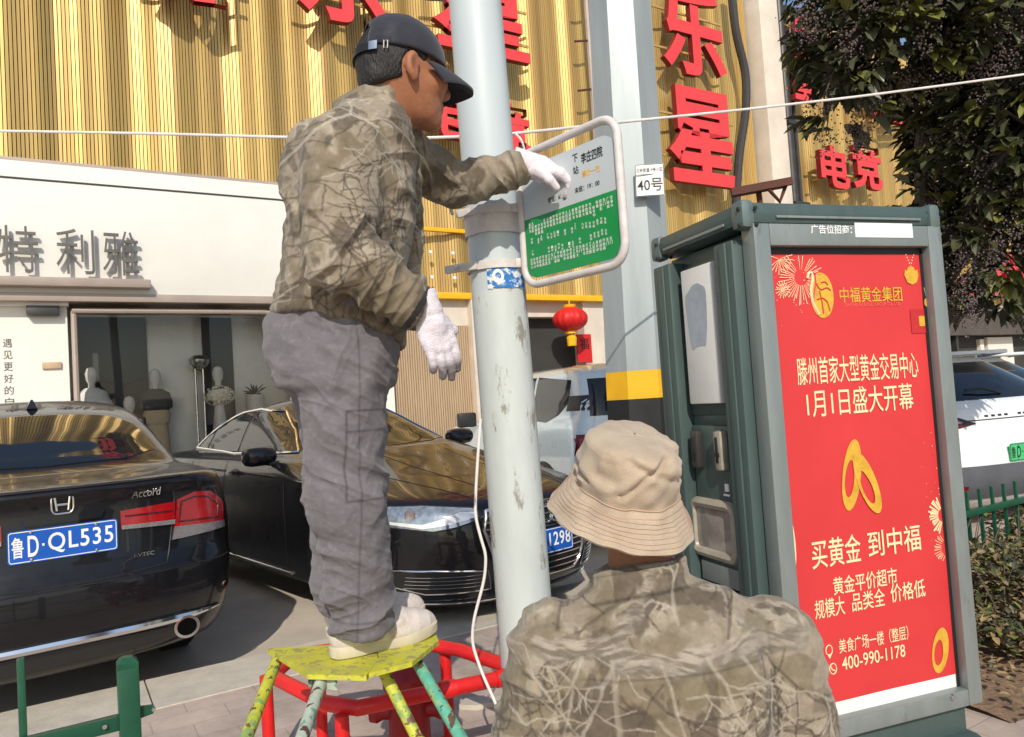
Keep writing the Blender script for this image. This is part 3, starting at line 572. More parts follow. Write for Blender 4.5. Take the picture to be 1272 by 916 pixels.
# front frame
fw = .058; yb0, yb1 = -.012, .05
m = MB(); m.b2((0, yb0, kz(KB)), (fw, yb1, kz(KT)), .005); m.b2((KW-fw, yb0, kz(KB)), (KW, yb1, kz(KT)), .005); m.b2((fw, yb0, kz(KT-.068)), (KW-fw, yb1, kz(KT)), .005); m.b2((fw, yb0, kz(KB)), (KW-fw, yb1, kz(KB+.052)), .005); m.build('front_frame', M_['kgrey'], kio)
m = MB(); m.b2((fw, .018, kz(KB+.05)), (fw+.010, .045, kz(KT-.068))); m.b2((KW-fw-.012, .018, kz(KB+.05)), (KW-fw, .045, kz(KT-.068))); m.b2((fw, .018, kz(KT-.088)), (KW-fw, .045, kz(KT-.068))); m.build('gasket', M_['black'], kio)
pz0 = kz(KB+.05); pz1 = kz(KT-.086); px0, px1 = fw+.009, KW-fw-.011
m = MB(); m.raw([(px0, .022, pz0), (px1, .022, pz0), (px1, .022, pz1), (px0, .022, pz1)], [(0, 1, 2, 3)]); m.build('poster_backing', M_['white'], kio)
lo1 = kf(1040, 872, .02)[1]; lo2 = kf(1192, 836, .02)[1]
nx, nz = 30, 50; A = []
for j in range(nz+1):
    row = []
    for i in range(nx+1):
        u = i/nx; b = lo1+(lo2-lo1)*u; z = b+(pz1-b)*j/nz; row.append((px0+(px1-px0)*u, .0205-.0012*math.sin(u*9+j*.15)*math.sin(j*.22+u*2), z))
    A.append(row)
m = MB(); m.grid(A); poster = m.build('poster', M_['poster'], kio, smooth=180)
YP = .0185
def km(x, z, y=YP): return Matrix(((1, 0, 0, x), (0, 0, -1, y), (0, 1, 0, z), (0, 0, 0, 1)))
def ptext(mb, s, x0, y0, x1, y1, x0b=None, bold=.012, **kw):  # from the pixel box of the line of print
    a = kf(x0, y0, YP); b = kf(x1, y1, YP); mb.text(s, km((a[0]+b[0])/2, (a[1]+b[1])/2), kw.pop('h'), b[0]-a[0], bold=min(bold, .006), ext=.0006, **kw)
PX = lambda n, d=2.42: n*d/FPX
m = MB()
ptext(m, '滕州首家大型黄金交易中心', 990, 462, 1140, 453, h=PX(33), bold=.004)
ptext(m, '1月1日盛大开幕', 1002, 502, 1134, 492, h=PX(33), bold=.004)
ptext(m, '买黄金', 1008, 690, 1069, 680, h=PX(34), bold=.006); ptext(m, '到中福', 1078, 678, 1143, 666, h=PX(32), bold=.006)
ptext(m, '黄金平价超市', 1035, 730, 1114, 714, h=PX(21)); ptext(m, '规模大', 1012, 758, 1049, 752, h=PX(22)); ptext(m, '品类全', 1058, 748, 1099, 742, h=PX(22)); ptext(m, '价格低', 1106, 737, 1149, 731, h=PX(22))
ptext(m, '美食广场一楼（整层）', 1042, 803, 1128, 786, h=PX(17), bold=.0); ptext(m, '400-990-1178', 1046, 827, 1124, 806, h=PX(15), bold=.004)
for cx, cy, rr in ((1030, 808, .015), (1035, 831, .016)):
    x, z = kf(cx, cy, YP); m.tube([(x+rr*.8*math.cos(a), YP, z+rr*math.sin(a)) for a in np.linspace(0, 6.28, 20)[:-1]], .0018, 4, closed=True, sx=1)
    if cy < 820: m.prism([(-.008, -.012), (0, -.026), (.008, -.012)], km(x, z, YP), .0006)
    else: m.tube([(x-.006, YP, z+.007), (x-.004, YP, z-.002), (x+.006, YP, z-.007)], .0022, 4)
m.build('lettering', M_['pgold'], poster, smooth=None)
m = MB(); ptext(m, '中福黄金集团', 1043, 369, 1120, 363, h=PX(19), bold=.006); m.build('shop_name', M_['pgold2'], poster, smooth=None)
m = MB(); ptext(m, 'ZHONG FU GOLD GROUP CO., LTD', 1050, 380, 1118, 377, h=PX(5), bold=0); m.build('small_lettering', M_['ppink'], poster, smooth=None)
x, z = kf(1021, 367, YP); m = MB(); m.prism([(.043*math.cos(a)*1.05, .072*math.sin(a)) for a in np.linspace(0, 6.28, 36)[:-1]], km(x, z, YP+.0012), .0012); m.build('gold_disc', M_['pgold2'], poster)
m = MB(); q = lambda u, v: (x+u*.043, YP-.001, z+v*.072)
for path in ([(-.9, .9), (-.5, 1.02), (-.45, .55), (-.75, .0), (-.8, -.5), (-.3, -.85)], [(-.5, .55), (-.1, .2), (.5, .35), (.8, .2)], [(-.5, -.2), (0, -.1), (.45, -.3), (.6, -.7)], [(.0, .55), (.35, .6), (.6, .45)], [(-.2, .2), (-.05, -.3), (.0, -.8)]): m.tube(smooth_path([q(*p) for p in path], 5, 3), .0022, 4)
m.build('emblem_line', M_['poster'], poster)
m = MB(); m.tube(smooth_path([q(*p) for p in [(-1.2, .75), (-1.05, 1.0), (-.75, 1.0), (-.72, .7), (-.98, .25), (-.9, -.35), (-.4, -.85)]], 5, 3), .0042, 5); m.build('emblem_neck', M_['pgold'], poster)
# firework bursts
m = MB(); rg = random.Random(3)
def burst(px, py, r, n, a0=0, a1=6.283, ri=.25, wd=.0012, cx=None):
    x, z = kf(px, py, YP)
    for i in range(n):
        a = a0+(a1-a0)*i/n+rg.uniform(-.05, .05); e = r*rg.uniform(.8, 1.05); c, s = math.cos(a), math.sin(a)
        P = [(x+c*r*ri-s*wd*.4, z+s*r*ri+c*wd*.4), (x+c*r*ri+s*wd*.4, z+s*r*ri-c*wd*.4), (x+c*e+s*wd, z+s*e-c*wd), (x+c*e-s*wd, z+s*e+c*wd)]
        if all(px0+.003 < p[0] < px1-.003 and p[1] < pz1-.003 for p in P): m.raw([(p[0], YP, p[1]) for p in P], [(0, 1, 2, 3)])
burst(995, 345, .085, 46, ri=.3); burst(968, 322, .05, 22, ri=.05); burst(972, 360, .03, 16, ri=.05); burst(1168, 600, .06, 22, R(60), R(260), ri=.05); burst(1172, 640, .065, 26, R(70), R(290), ri=.35, wd=.003); burst(1178, 680, .06, 22, R(70), R(250), ri=.5)
for i in range(90):
    c = rg.choice([(975, 340, 30, 60), (1165, 600, 15, 60), (990, 330, 25, 40)]); x, z = kf(c[0]+rg.gauss(0, c[2]*.6), c[1]+rg.gauss(0, c[3]*.6), YP)
    if px0+.005 < x < px1-.005 and z < pz1-.01: r = rg.uniform(.0008, .0022); m.raw([(x-r, YP, z), (x, YP, z-r), (x+r, YP, z), (x, YP, z+r)], [(0, 1, 2, 3)])
m.build('firework_print', M_['pgold'], poster, smooth=None)
# rings, pendants
def ring(cx, cy, rx, rz, tilt, wd, name, mm=None):
    x, z = kf(cx, cy, YP); q = MB(); A = []
    for j in range(41):
        t = 6.2832*j/40; row = []
        for k_ in (1., 1-wd*(1.25+.6*math.sin(t+1))):
            u, v = rx*k_*math.cos(t), rz*(.25+.75*k_)*math.sin(t) if False else rz*k_*math.sin(t); row.append((x+u*math.cos(tilt)-v*math.sin(tilt), YP-.0006, z+u*math.sin(tilt)+v*math.cos(tilt)))
        A.append(row)
    q.grid(A); return q.build(name, mm or M_['pgold2'], poster)
ring(1058, 590, .036, .112, -.22, .42, 'wedding_ring'); r2 = ring(1077, 600, .036, .105, .36, .40, 'wedding_ring'); r2.location.y = -.0012
ring(976, 672, .034, .12, .05, .10, 'wedding_ring', M_['pgold']); ring(1168, 808, .034, .072, -.25, .38, 'wedding_ring'); ring(1006, 812, .03, .075, .3, .35, 'wedding_ring')
m = MB(); x, z = kf(1132, 342, YP)
P = [(0, -.032), (.02, -.024), (.03, 0), (.026, .018), (.018, .014), (.012, .026), (0, .03), (-.012, .026), (-.018, .014), (-.026, .018), (-.03, 0), (-.02, -.024)]; m.prism(P, km(x, z, YP), .001)
x2, z2 = kf(1151, 376, YP); m.prism([(.011*math.cos(a), .014*math.sin(a)) for a in np.linspace(0, 6, 16)], km(x2, z2, YP), .001); x3, z3 = kf(1145, 399, YP); m.prism(rrect(.024, .034, .004, 3), km(x3, z3, YP), .001); m.build('pendant', M_['pgold2'], poster, smooth=None)
m = MB()
for dx, dz in ((-.03, .085), (.035, .085)):
    for i in range(9): u = i/8; m.raw([(x+dx*u-.0022, YP, z+.03+dz*.9*u), (x+dx*u, YP, z+.027+dz*.9*u), (x+dx*u+.0022, YP, z+.03+dz*.9*u), (x+dx*u, YP, z+.034+dz*.9*u)], [(0, 1, 2, 3)])
m.tube([(x2-.006, YP, z2+.05), (x2, YP, z2+.012), (x2+.006, YP, z2+.05)], .0012, 4); m.build('necklace_chain', M_['pgold'], poster, smooth=None)
m = MB(); m.raw([(x3-.045, YP+.0005, z3-.04), (x3+.03, YP+.0005, z3-.04), (x3+.03, YP+.0005, z3+.04), (x3-.045, YP+.0005, z3+.04)], [(0, 1, 2, 3)]); m.build('faded_print', mat('dull_red_print', S(186, 40, 44), .5), poster)
# header on the frame
m = MB(); a = kf(1007, 285, yb0); b = kf(1058, 287, yb0); m.text('广告位招商：', km((a[0]+b[0])/2, (a[1]+b[1])/2+.002, yb0-.0004), .028, b[0]-a[0], bold=.01); m.build('header_lettering', M_['print_w'], kio, smooth=None)
a = kf(1061, 277, yb0); b = kf(1134, 298, yb0); m = MB(); m.b2((a[0], yb0-.002, b[1]+.006), (b[0], yb0-.0002, a[1])); m.build('blank_strip', M_['print_w'], kio)
# cap
cap_p = [(-.045, 0), (-.045, .022), (-.03, .05), (.0, .066), (D, .066), (D+.03, .05), (D+.04, .022), (D+.04, 0)]
A = [[(x, y+.0, kz(KT-.03)+z) for y, z in cap_p] for x in (-.02, KW+.005)]
m = MB(); q = lambda u: [(u*1.0)]
m.b2((-.03, -.006, kz(KT-.002)), (KW+.0, D+.03, kz(KT+.072)), .03); m.build('roof_cap', M_['teal'], kio)
m = MB(); m.b2((-.034, .09, kz(KT+.012)), (-.028, D-.06, kz(KT+.022)), .002); m.b2((.09, -.010, kz(KT+.018)), (KW-.08, -.003, kz(KT+.026)), .002); m.build('roof_bead', M_['kgrey'], kio)
for x, y in ((-.02, .025), (-.02, D+.0), (KW-.03, .02)):
    m = MB(); m.b2((x-.016, y-.036, kz(KT-.015)), (x+.035, y+.03, kz(KT+.077)), .024); cb = m.build('corner_bracket', M_['bracket_teal'], kio)
    m = MB()
    for dz in (-.005, .045):
        m.lathe([(0, .003), (.006, .002), (.007, -.002)], n=10, M=Matrix.Translation((x-.018, y-.02, kz(KT)+dz)) @ Matrix.Rotation(R(-90), 4, 'Y')); m.lathe([(0, .003), (.006, .002), (.007, -.002)], n=10, M=Matrix.Translation((x+.03, y-.041, kz(KT)+dz)) @ Matrix.Rotation(R(90), 4, 'X'))
    m.build('rivet', M_['black'], cb)
# left side: white board, coin unit, cloudy window
m = MB(); m.b2((.012, .165, 1.165), (.032, D-.10, kz(KT-.06)), .004); m.b2((.016, .165, 1.13), (.05, D-.10, 1.165), .003); m.build('side_panel', M_['teal'], kio)
m = MB(); m.b2((-.016, .20, 1.205), (.014, D-.135, kz(KT-.075)), .006); m.build('blank_board', M_['white'], kio)
m = MB(); A = [(.06*np.sign(math.cos(a))*abs(math.cos(a))**.6*(1+.12*math.sin(3*a)), .115*np.sign(math.sin(a))*abs(math.sin(a))**.6*(1+.1*math.sin(2*a+1)+.05*math.sin(5*a))) for a in np.linspace(0, 6.283, 40)[:-1]]; m.prism(A, Matrix(((0, 0, -1, -.0165), (-1, 0, 0, .30), (0, 1, 0, 1.50), (0, 0, 0, 1))), .0006); m.build('glue_mark', mat('grey_blue_glue', S(172, 181, 192), .6, var=.12, vs=30), kio)
m = MB(); m.b2((.008, .165, .60), (.03, D-.10, 1.13), .003); m.build('coin_panel', mat('dark_green_panel', S(74, 90, 86), .4, .1, var=.1, vs=10), kio)
for y in (.235, .375):
    m = MB(); m.b2((-.022, y-.02, .985), (.012, y+.02, 1.115), .01); cu = m.build('coin_slot' if y < .3 else 'card_slot', M_['beige_metal'] if y < .3 else M_['grey_dark'], kio)
    m = MB(); m.b2((-.026, y-.006, 1.01), (-.018, y+.006, 1.095), .002); m.b2((-.0255, y-.011, 1.03), (-.018, y+.011, 1.045), .002); m.build('slot', M_['black'], cu)
m = MB(); m.b2((.004, .225, .915), (.009, .245, .94)); m.b2((.004, .222, .90), (.009, .255, .906)); m.build('pictogram', M_['print_w'], kio)
m = MB(); m.tube([(.004, .32+u, .78+v) for u, v in rrect(.24, .17, .03, 5)], .018, 8, closed=True); m.build('return_window', M_['beige_metal'], kio)
m = MB(); m.b2((.001, .21, .70), (.007, .43, .86), .002); m.build('window_pane', M_['perspex'], kio)
m = MB(); m.b2((-.002, .175, .60), (.02, D-.11, .665), .003); m.b2((-.004, .18, .2), (.02, D-.12, .59), .003); m.build('lower_panel', M_['kgrey'], kio)
m = MB(); m.b2((.03, .03, .05), (KW-.03, D-.02, kz(KB)), .01); m.lathe([(.0, .1), (.30, .1), (.33, .085), (.345, .05), (.345, 0)], c=(KW/2, D/2, 0), n=48, sy=.85); m.b2((.0, -.02, 0), (KW+.0, D+.02, .085), .035); m.build('pedestal', M_['teal'], kio)
for u in (.13, KW-.13): m = MB(); m.lathe([(0, .007), (.008, .006), (.011, 0)], n=12, M=Matrix.Translation((u, yb0, kz(KB+.04))) @ Matrix.Rotation(R(90), 4, 'X')); m.build('lock', M_['steel'], kio)
th = thing('iron_bracket', 'rusty iron bar sticking out over the back edge of the kiosk roof', 'bracket', pw(945, 236, 3.0))
m = MB(); a = pw(908, 238, 3.0); b = pw(984, 226, 3.0); m.box(tuple((a+b)/2), ((b-a).length, .02, .03), Matrix.Rotation(-.12, 3, 'Y')); m.box(tuple((a+b)/2+Vector((0, .03, -.01))), ((b-a).length*.9, .03, .008), Matrix.Rotation(-.12, 3, 'Y')); m.tube([a+Vector((.15, 0, 0)), a+Vector((.2, .02, -.05)), b+Vector((-.02, .02, -.01))], .008, 6); c = (a+b)/2; m.tube([c+Vector((0, .04, 0)), c+Vector((.03, .08, -.35)), Vector((c.x+.03, c.y+.08, ZP))], .012, 6); m.build('bar', M_['rust'], th, True)

# ------------------------------------------------------------ green railings
def rail_fence(label, p, t0, t1, zt_, pickets, posts_, rails, tops):
    th = thing('green_railing', label, 'railing', (p.x, p.y, ZP), FROT, 'green metal railings')
    for x in posts_:
        q = MB(); q.b2((x-.026, -.026, 0), (x+.026, .026, zt_-.012), .006); q.lathe([(.036, zt_-.014), (.036, zt_), (.018, zt_+.014), (0, zt_+.016)], c=(x, 0, 0), n=4, M=Matrix.Rotation(R(45), 4, 'Z')); pq = q.build('post', M_['green'], th)
        q = MB(); q.prism([(0, -.016), (.03, -.012), (.038, 0), (.03, .012), (0, .016)], Matrix(((1, 0, 0, x+.026), (0, 0, -1, 0), (0, 1, 0, zt_-.14), (0, 0, 0, 1))), .006); q.build('lug', M_['green'], pq)
        q = MB(); q.tube([(x+.058, .002, zt_-.14), (x+.058, -.012, zt_-.14)], .005, 8); q.tube([(x-.06, -.015, zt_-.15), (x-.06, -.022, zt_-.15)], .006, 8); q.build('bolt', M_['steel'], pq)
    for z in rails:
        q = MB(); q.b2((t0, -.010, z-.019), (t1, .018, z+.019), .003); q.build('rail', M_['green'], th)
    for x in pickets:
        q = MB(); q.b2((x-.009, .018, .06), (x+.009, .036, tops-.002), .004); q.build('picket', M_['green'], th)
    return th
p = pw(158, 822, 2.02); zt_ = p.z-ZP
rail_fence('green metal railing with a square post at the lower left beside the black saloon', p, -1.4, 0, zt_, [-.24, -.36-.12, -.60-.12, -.96, -1.2], [0, -1.42], [zt_-.155, .12], zt_+.06)
p = gnd(1235, 726, ZP); zt2 = .56
rail_fence('green metal railing behind the dry shrubs at the right edge', p, -.8, 2.2, zt2, [-.72+.14*i for i in range(21)], [-.8, 2.2], [.44, .1], zt2)

# ------------------------------------------------------------ red pipe guard round a red hydrant
rg_ = thing('hydrant_guard', 'bright red tubular guard rail ring around the base of the poles', 'guard rail', gnd(480, 850, ZP))
zr = .46; C6 = [gnd(x, y, zr) for x, y in ((330, 836), (424, 884), (655, 836), (552, 801), (395, 806))]
pts = []
for i in range(len(C6)):
    a, b, c = C6[i-1], C6[i], C6[(i+1) % len(C6)]
    for u in (.10, .05, .0): pts.append(b+(a-b).normalized()*u+((c-b).normalized()*(.05-u*.5) if u < .1 else Vector()))
    pts.append(b+(c-b).normalized()*.10)
m = MB(); m.tube(pts, .024, 14, closed=True); m.build('top_rail', M_['red_rail'], rg_, True)
for c in C6: q = MB(); q.tube([Vector((c.x, c.y, ZP)), Vector((c.x, c.y, zr-.01))], .022, 12); q.lathe([(.022, .008), (.05, .008), (.05, 0)], c=(c.x, c.y, ZP), n=16); q.build('post', M_['red_rail'], rg_, True)
a, b = C6[1], C6[2]
for u in (.55, .86): m = MB(); c = a.lerp(b, u); d = (b-a).normalized(); m.tube([c-d*.025, c+d*.025], .0275, 14); m.build('coupling', M_['red_rail'], rg_, True)
hc = gnd(505, 838, .42); hy = thing('fire_hydrant', 'dark red hydrant pillar standing inside the red guard rail', 'hydrant', (hc.x, hc.y, ZP))
m = MB(); m.lathe([(.0, .0), (.11, 0), (.11, .02), (.075, .03), (.07, .26), (.085, .28), (.085, .32), (.06, .35), (.03, .37), (0, .38)], n=28); m.build('barrel', M_['red_dark'], hy)
for s_ in (-1, 1): m = MB(); m.lathe([(.0, .05), (.035, .045), (.04, .02), (.03, .0), (.03, -.05)], n=16, M=Matrix.Translation((s_*.09, 0, .2)) @ Matrix.Rotation(R(90*s_), 4, 'Y')); m.build('outlet', M_['red_dark'], hy)
c = gnd(598, 876, ZP); st = thing('loose_slab', 'flat grey piece of stone lying on the paving under the red guard rail', 'stone', c)
m = MB(); m.prism([(-.09, -.03), (-.02, -.05), (.08, -.02), (.09, .03), (.0, .05), (-.07, .03)], Matrix.Identity(4), .02); m.build('slab', M_['kerb'], st)

# ------------------------------------------------------------ painted trestle stool
def worn(name, c1, c2, c3):
    m = mat(name, c1, .55, var=.12, vs=20, col2=c2, thr=.54, soft=.02, cs=16, bump=.25, bs=90)
    N = m.node_tree.nodes; L = m.node_tree.links; tc = N.new('ShaderNodeTexCoord'); n = N.new('ShaderNodeTexNoise'); n.inputs['Scale'].default_value = 38; n.inputs['Detail'].default_value = 7; L.new(tc.outputs['Object'], n.inputs[0])
    r = N.new('ShaderNodeMapRange'); r.inputs[1].default_value = .57; r.inputs[2].default_value = .6; L.new(n.outputs[0], r.inputs[0]); mx = N.new('ShaderNodeMix'); mx.data_type = 'RGBA'; sv = [q for q in N if q.type == 'VECT_MATH'][0]
    L.new(r.outputs[0], mx.inputs[0]); old = sv.inputs[0].links[0].from_socket; L.new(old, mx.inputs[6]); mx.inputs[7].default_value = (*c3, 1); L.new(mx.outputs[2], sv.inputs[0]); return m
M_['stool_y'] = worn('yellow_green_board_paint', S(194, 190, 58), S(182, 178, 74), S(158, 150, 84)); M_['leg_a'] = worn('worn_yellow_green_paint', S(190, 192, 64), S(140, 168, 96), S(112, 84, 66)); M_['leg_b'] = worn('worn_teal_paint', S(96, 176, 150), S(150, 178, 120), S(96, 78, 66)); M_['leg_c'] = worn('worn_pale_paint', S(176, 186, 170), S(110, 150, 130), S(90, 66, 60))
ZS = .715
sp = lambda x, y, z=ZS: gnd(x, y, z)
stl = thing('trestle_stool', 'worn yellow metal trestle stool that the worker in the black cap stands on', 'stool', (sp(430, 815).x, sp(430, 815).y, ZP))
def slab(P, z, th_, name, mm):
    q = MB(); V = [(p.x, p.y, z) for p in P]+[(p.x, p.y, z-th_) for p in P]; n = len(P); q.raw(V, [tuple(range(n))[::-1], tuple(range(n, 2*n))]+[(i, (i+1) % n, n+(i+1) % n, n+i) for i in range(n)]); return q.build(name, mm, stl, True, smooth=None)
b1 = [sp(332, 806), sp(382, 838), sp(455, 840), sp(470, 818), sp(462, 796), sp(400, 802)]; b2_ = [sp(458, 838), sp(512, 824), sp(545, 797), sp(540, 785), sp(464, 795), sp(471, 818)]
slab(b1, ZS, .012, 'seat_board', M_['stool_y']); slab(b2_, ZS+.003, .012, 'seat_board', M_['stool_y'])
slab([sp(382, 832), sp(418, 836), sp(416, 826), sp(390, 824)], ZS-.013, .03, 'bracket', M_['leg_c'])
legs = [((346, 815), (292, 952), 1.62, 'leg_a'), ((404, 832), (352, 985), 1.50, 'leg_c'), ((512, 812), (612, 985), 1.62, 'leg_b'), ((470, 822), (540, 960), 1.85, 'leg_a')]
ends = []
for (a, b, d, k_) in legs:
    A = sp(*a, ZS-.015); B = gnd(b[0], b[1], ZP); v = ray(*b); Bp = B
    dirn = (pw(b[0], b[1], d)-A); Bp = A+dirn*((ZP-A.z)/dirn.z); ends.append((A, Bp))
    q = MB(); q.tube([A, Bp], .0155, 12); q.build('leg', M_[k_], stl, True)
q = MB(); a = ends[3][0].lerp(ends[3][1], .28); b = ends[2][0].lerp(ends[2][1], .36); q.tube([a, b], .012, 10); q.build('brace', M_['leg_a'], stl, True)
q = MB(); a = ends[0][0].lerp(ends[0][1], .6); b = ends[3][0].lerp(ends[3][1], .6); q.tube([a, b], .012, 10); q.build('brace', M_['leg_b'], stl, True)

# ------------------------------------------------------------ trees and shrubs
M_['leaf'] = mat('dark_glossy_leaf', (.058, .062, .028), .42, var=.5, vs=3); M_['leaf_y'] = mat('yellow_green_leaf', (.16, .17, .04), .45, var=.35, vs=4); M_['berry'] = mat('purple_brown_berries', (.19, .145, .14), .6, var=.5, vs=5); M_['twig'] = mat('grey_brown_bark', (.10, .08, .065), .85, var=.3, vs=20, bump=.5, bs=60); M_['dry'] = mat('dry_straw_leaf', (.26, .18, .09), .8, var=.4, vs=6)
def leaf(m, c, d, up, L_, w_, mi=0):
    d = d.normalized(); s_ = d.cross(up); s_ = s_.normalized() if s_.length > 1e-3 else Vector((1, 0, 0)); n_ = s_.cross(d)
    P = [c, c+d*L_*.35+s_*w_+n_*.1*L_, c+d*L_*.75+s_*w_*.7+n_*.05*L_, c+d*L_-n_*.08*L_, c+d*L_*.75-s_*w_*.7+n_*.05*L_, c+d*L_*.35-s_*w_+n_*.1*L_, c+d*L_*.5]
    m.raw([tuple(p) for p in P], [(0, 1, 6), (1, 2, 6), (2, 3, 6), (3, 4, 6), (4, 5, 6), (5, 0, 6)], mi)
def rv(r): 
    while True:
        v = Vector((r.uniform(-1, 1), r.uniform(-1, 1), r.uniform(-1, 1)))
        if .05 < v.length < 1: return v
def crown_tree(label, base_, blobs, nleaf, nclus, seed, lsize=.085, trunk_r=.11):
    r = random.Random(seed); th = thing('berry_tree', label, 'tree', base_)
    m = MB(); c0 = blobs[0][0]
    tp_ = tp0 = Vector((base_.x+.04, base_.y, 1.85)); m.tube([base_, base_+Vector((.02, .02, .6)), base_.lerp(tp_, .7)+Vector((-.02, 0, 0)), tp_], [trunk_r*1.25, trunk_r, trunk_r*.9, trunk_r*.8], 14); 
    for bi, (c, rad) in enumerate(blobs):
        tp_ = tp0 if bi < 3 else min([b_[0] for b_ in blobs[:bi]], key=lambda q: (q-c).length)
        mid = tp_.lerp(c, .5)+Vector((r.uniform(-.1, .1), r.uniform(-.1, .1), .1)); m.tube([tp_-Vector((0, 0, .1)), mid, c], [trunk_r*.55, trunk_r*.35, .015], 8)
        for _ in range(10):
            v = rv(r).normalized(); e = c+Vector((v.x*rad.x, v.y*rad.y, v.z*rad.z))*.9; s0 = mid.lerp(c, r.uniform(.3, 1)); m.tube([s0, s0.lerp(e, .5)+Vector((0, 0, .05)), e], [.014, .008, .003], 5)
    m.build('trunk', M_['twig'], th, True)
    m = MB(); W = [b[1].x*b[1].y*b[1].z for b in blobs]
    sprigs = []
    for i in range(nleaf//7):
        c, rad = r.choices(blobs, W)[0]; v = rv(r); v = v.normalized()*(v.length**.45); p = c+Vector((v.x*rad.x, v.y*rad.y, v.z*rad.z)); out = Vector((v.x, v.y, v.z*.4-.25)).normalized(); yel = r.random() < (.30 if v.length > .8 else .05)
        for k_ in range(7):
            d = (out+rv(r)*.8).normalized(); leaf(m, p+rv(r)*.07, d, Vector((0, 0, 1))+rv(r)*.4, lsize*r.uniform(.7, 1.2), lsize*r.uniform(.17, .26), 1 if yel and r.random() < .8 else 0)
        if r.random() < .6: sprigs.append(p)
    m.build('leaves', [M_['leaf'], M_['leaf_y']], th, True, smooth=None)
    m = MB(); OC = [(1, 0, 0), (-1, 0, 0), (0, 1, 0), (0, -1, 0), (0, 0, 1), (0, 0, -1)]; OF = [(0, 2, 4), (2, 1, 4), (1, 3, 4), (3, 0, 4), (2, 0, 5), (1, 2, 5), (3, 1, 5), (0, 3, 5)]; OC = np.array(OC, float); nr = np.random.RandomState(seed)
    for i in range(nclus):
        c, rad = r.choices(blobs, W)[0]; v = rv(r).normalized()*r.uniform(.88, 1.10); p = c+Vector((v.x*rad.x, v.y*rad.y, v.z*rad.z)); n_ = r.randint(60, 110); Q = nr.normal(0, 1, (n_, 3))*np.array([.042, .042, .066])+np.array(p); Q[:, 2] -= .04
        for q_ in Q: m.raw(OC*nr.uniform(.005, .0085)+q_, OF)
    m.build('berries', M_['berry'], th, True, smooth=None); return th
tb = pw(1150, 500, 5.2); tb.z = ZP
V3 = Vector
crown_tree('dark berry-laden evergreen tree overhanging the kiosk at the upper right', tb, [(pw(1150, 20, 4.9), V3((.68, .65, .52))), (pw(1285, 150, 4.9), V3((.72, .7, .75))), (pw(1235, 300, 5.1), V3((.50, .5, .48))), (pw(1060, 40, 4.8), V3((.36, .4, .42))), (pw(1048, 130, 4.9), V3((.24, .24, .22))), (pw(1156, 255, 5.1), V3((.26, .3, .26))), (pw(1330, 60, 5.3), V3((.9, .8, .95))), (pw(1170, 330, 5.3), V3((.30, .3, .30))), (pw(1200, -120, 5.2), V3((1.0, .9, .7))), (pw(1040, -40, 4.9), V3((.30, .3, .26)))], 16000, 800, 11, .155)
sb = thing('shrub', 'dry brown-green clipped shrub bed behind the kiosk at the right edge', 'shrub', gnd(1245, 850, ZP))
m = MB(); r = random.Random(5); w_ = MB()
for i in range(9500):
    t = r.uniform(-.35, 2.2); s_ = r.uniform(-.55, .55); u = r.random(); hgt = .30+.1*math.sin(t*5)+.05*math.sin(t*13); zz = hgt*(u**.6)*(1-.5*abs(s_)**2.); c = gnd(1240, 800, ZP)+FU*t+FN*(s_-.15+.1*math.sin(t*7)); c.z = ZP+zz*r.uniform(.75, 1.05); leaf(m, c, Vector((r.uniform(-1, 1), r.uniform(-1, 1), r.uniform(-.3, 1))), Vector((0, 0, 1))+rv(r)*.5, r.uniform(.03, .055), r.uniform(.010, .018), r.choices((0, 1, 2), (5, 3, 6 if zz < .3 else 4))[0])
m.build('leaves', [M_['leaf'], M_['leaf_y'], M_['dry']], sb, True, smooth=None)
for i in range(60):
    t = r.uniform(-.3, 2.2); c = gnd(1240, 800, ZP)+FU*t+FN*r.uniform(-.5, .3); w_.tube([c, c+Vector((r.uniform(-.06, .06), r.uniform(-.06, .06), .2)), c+Vector((r.uniform(-.12, .12), r.uniform(-.12, .12), .42))], [.006, .004, .002], 5)
w_.build('stems', M_['twig'], sb, True)
m = MB(); c = gnd(1240, 800, ZP); A = []
for i in range(40):
    row = []
    for j in range(16): p = c+FU*(-.8+i*.1)+FN*(-.7+j*.075+.03*math.sin(i*.7)); row.append((p.x, p.y, ZP+.004+.05*max(0, math.sin(math.pi*j/15))*(.7+.5*math.sin(i*1.3+j))))
    A.append(row)
m.grid(A); structure('soil_bed', m, M_['soil'])
m = MB()
for i in range(900): c = gnd(1240, 810, ZP)+FU*r.uniform(-.7, 2.4)+FN*r.gauss(0.1, .3); c.z = ZP+.05+r.uniform(0, .03); leaf(m, c, Vector((r.uniform(-1, 1), r.uniform(-1, 1), .1)), Vector((0, 0, 1))+rv(r)*.3, r.uniform(.03, .05), .012)
o = m.build('leaf_litter', M_['dry'], smooth=None); tag(o, 'dry fallen leaves on the soil under the shrubs', 'leaves', kind='stuff')
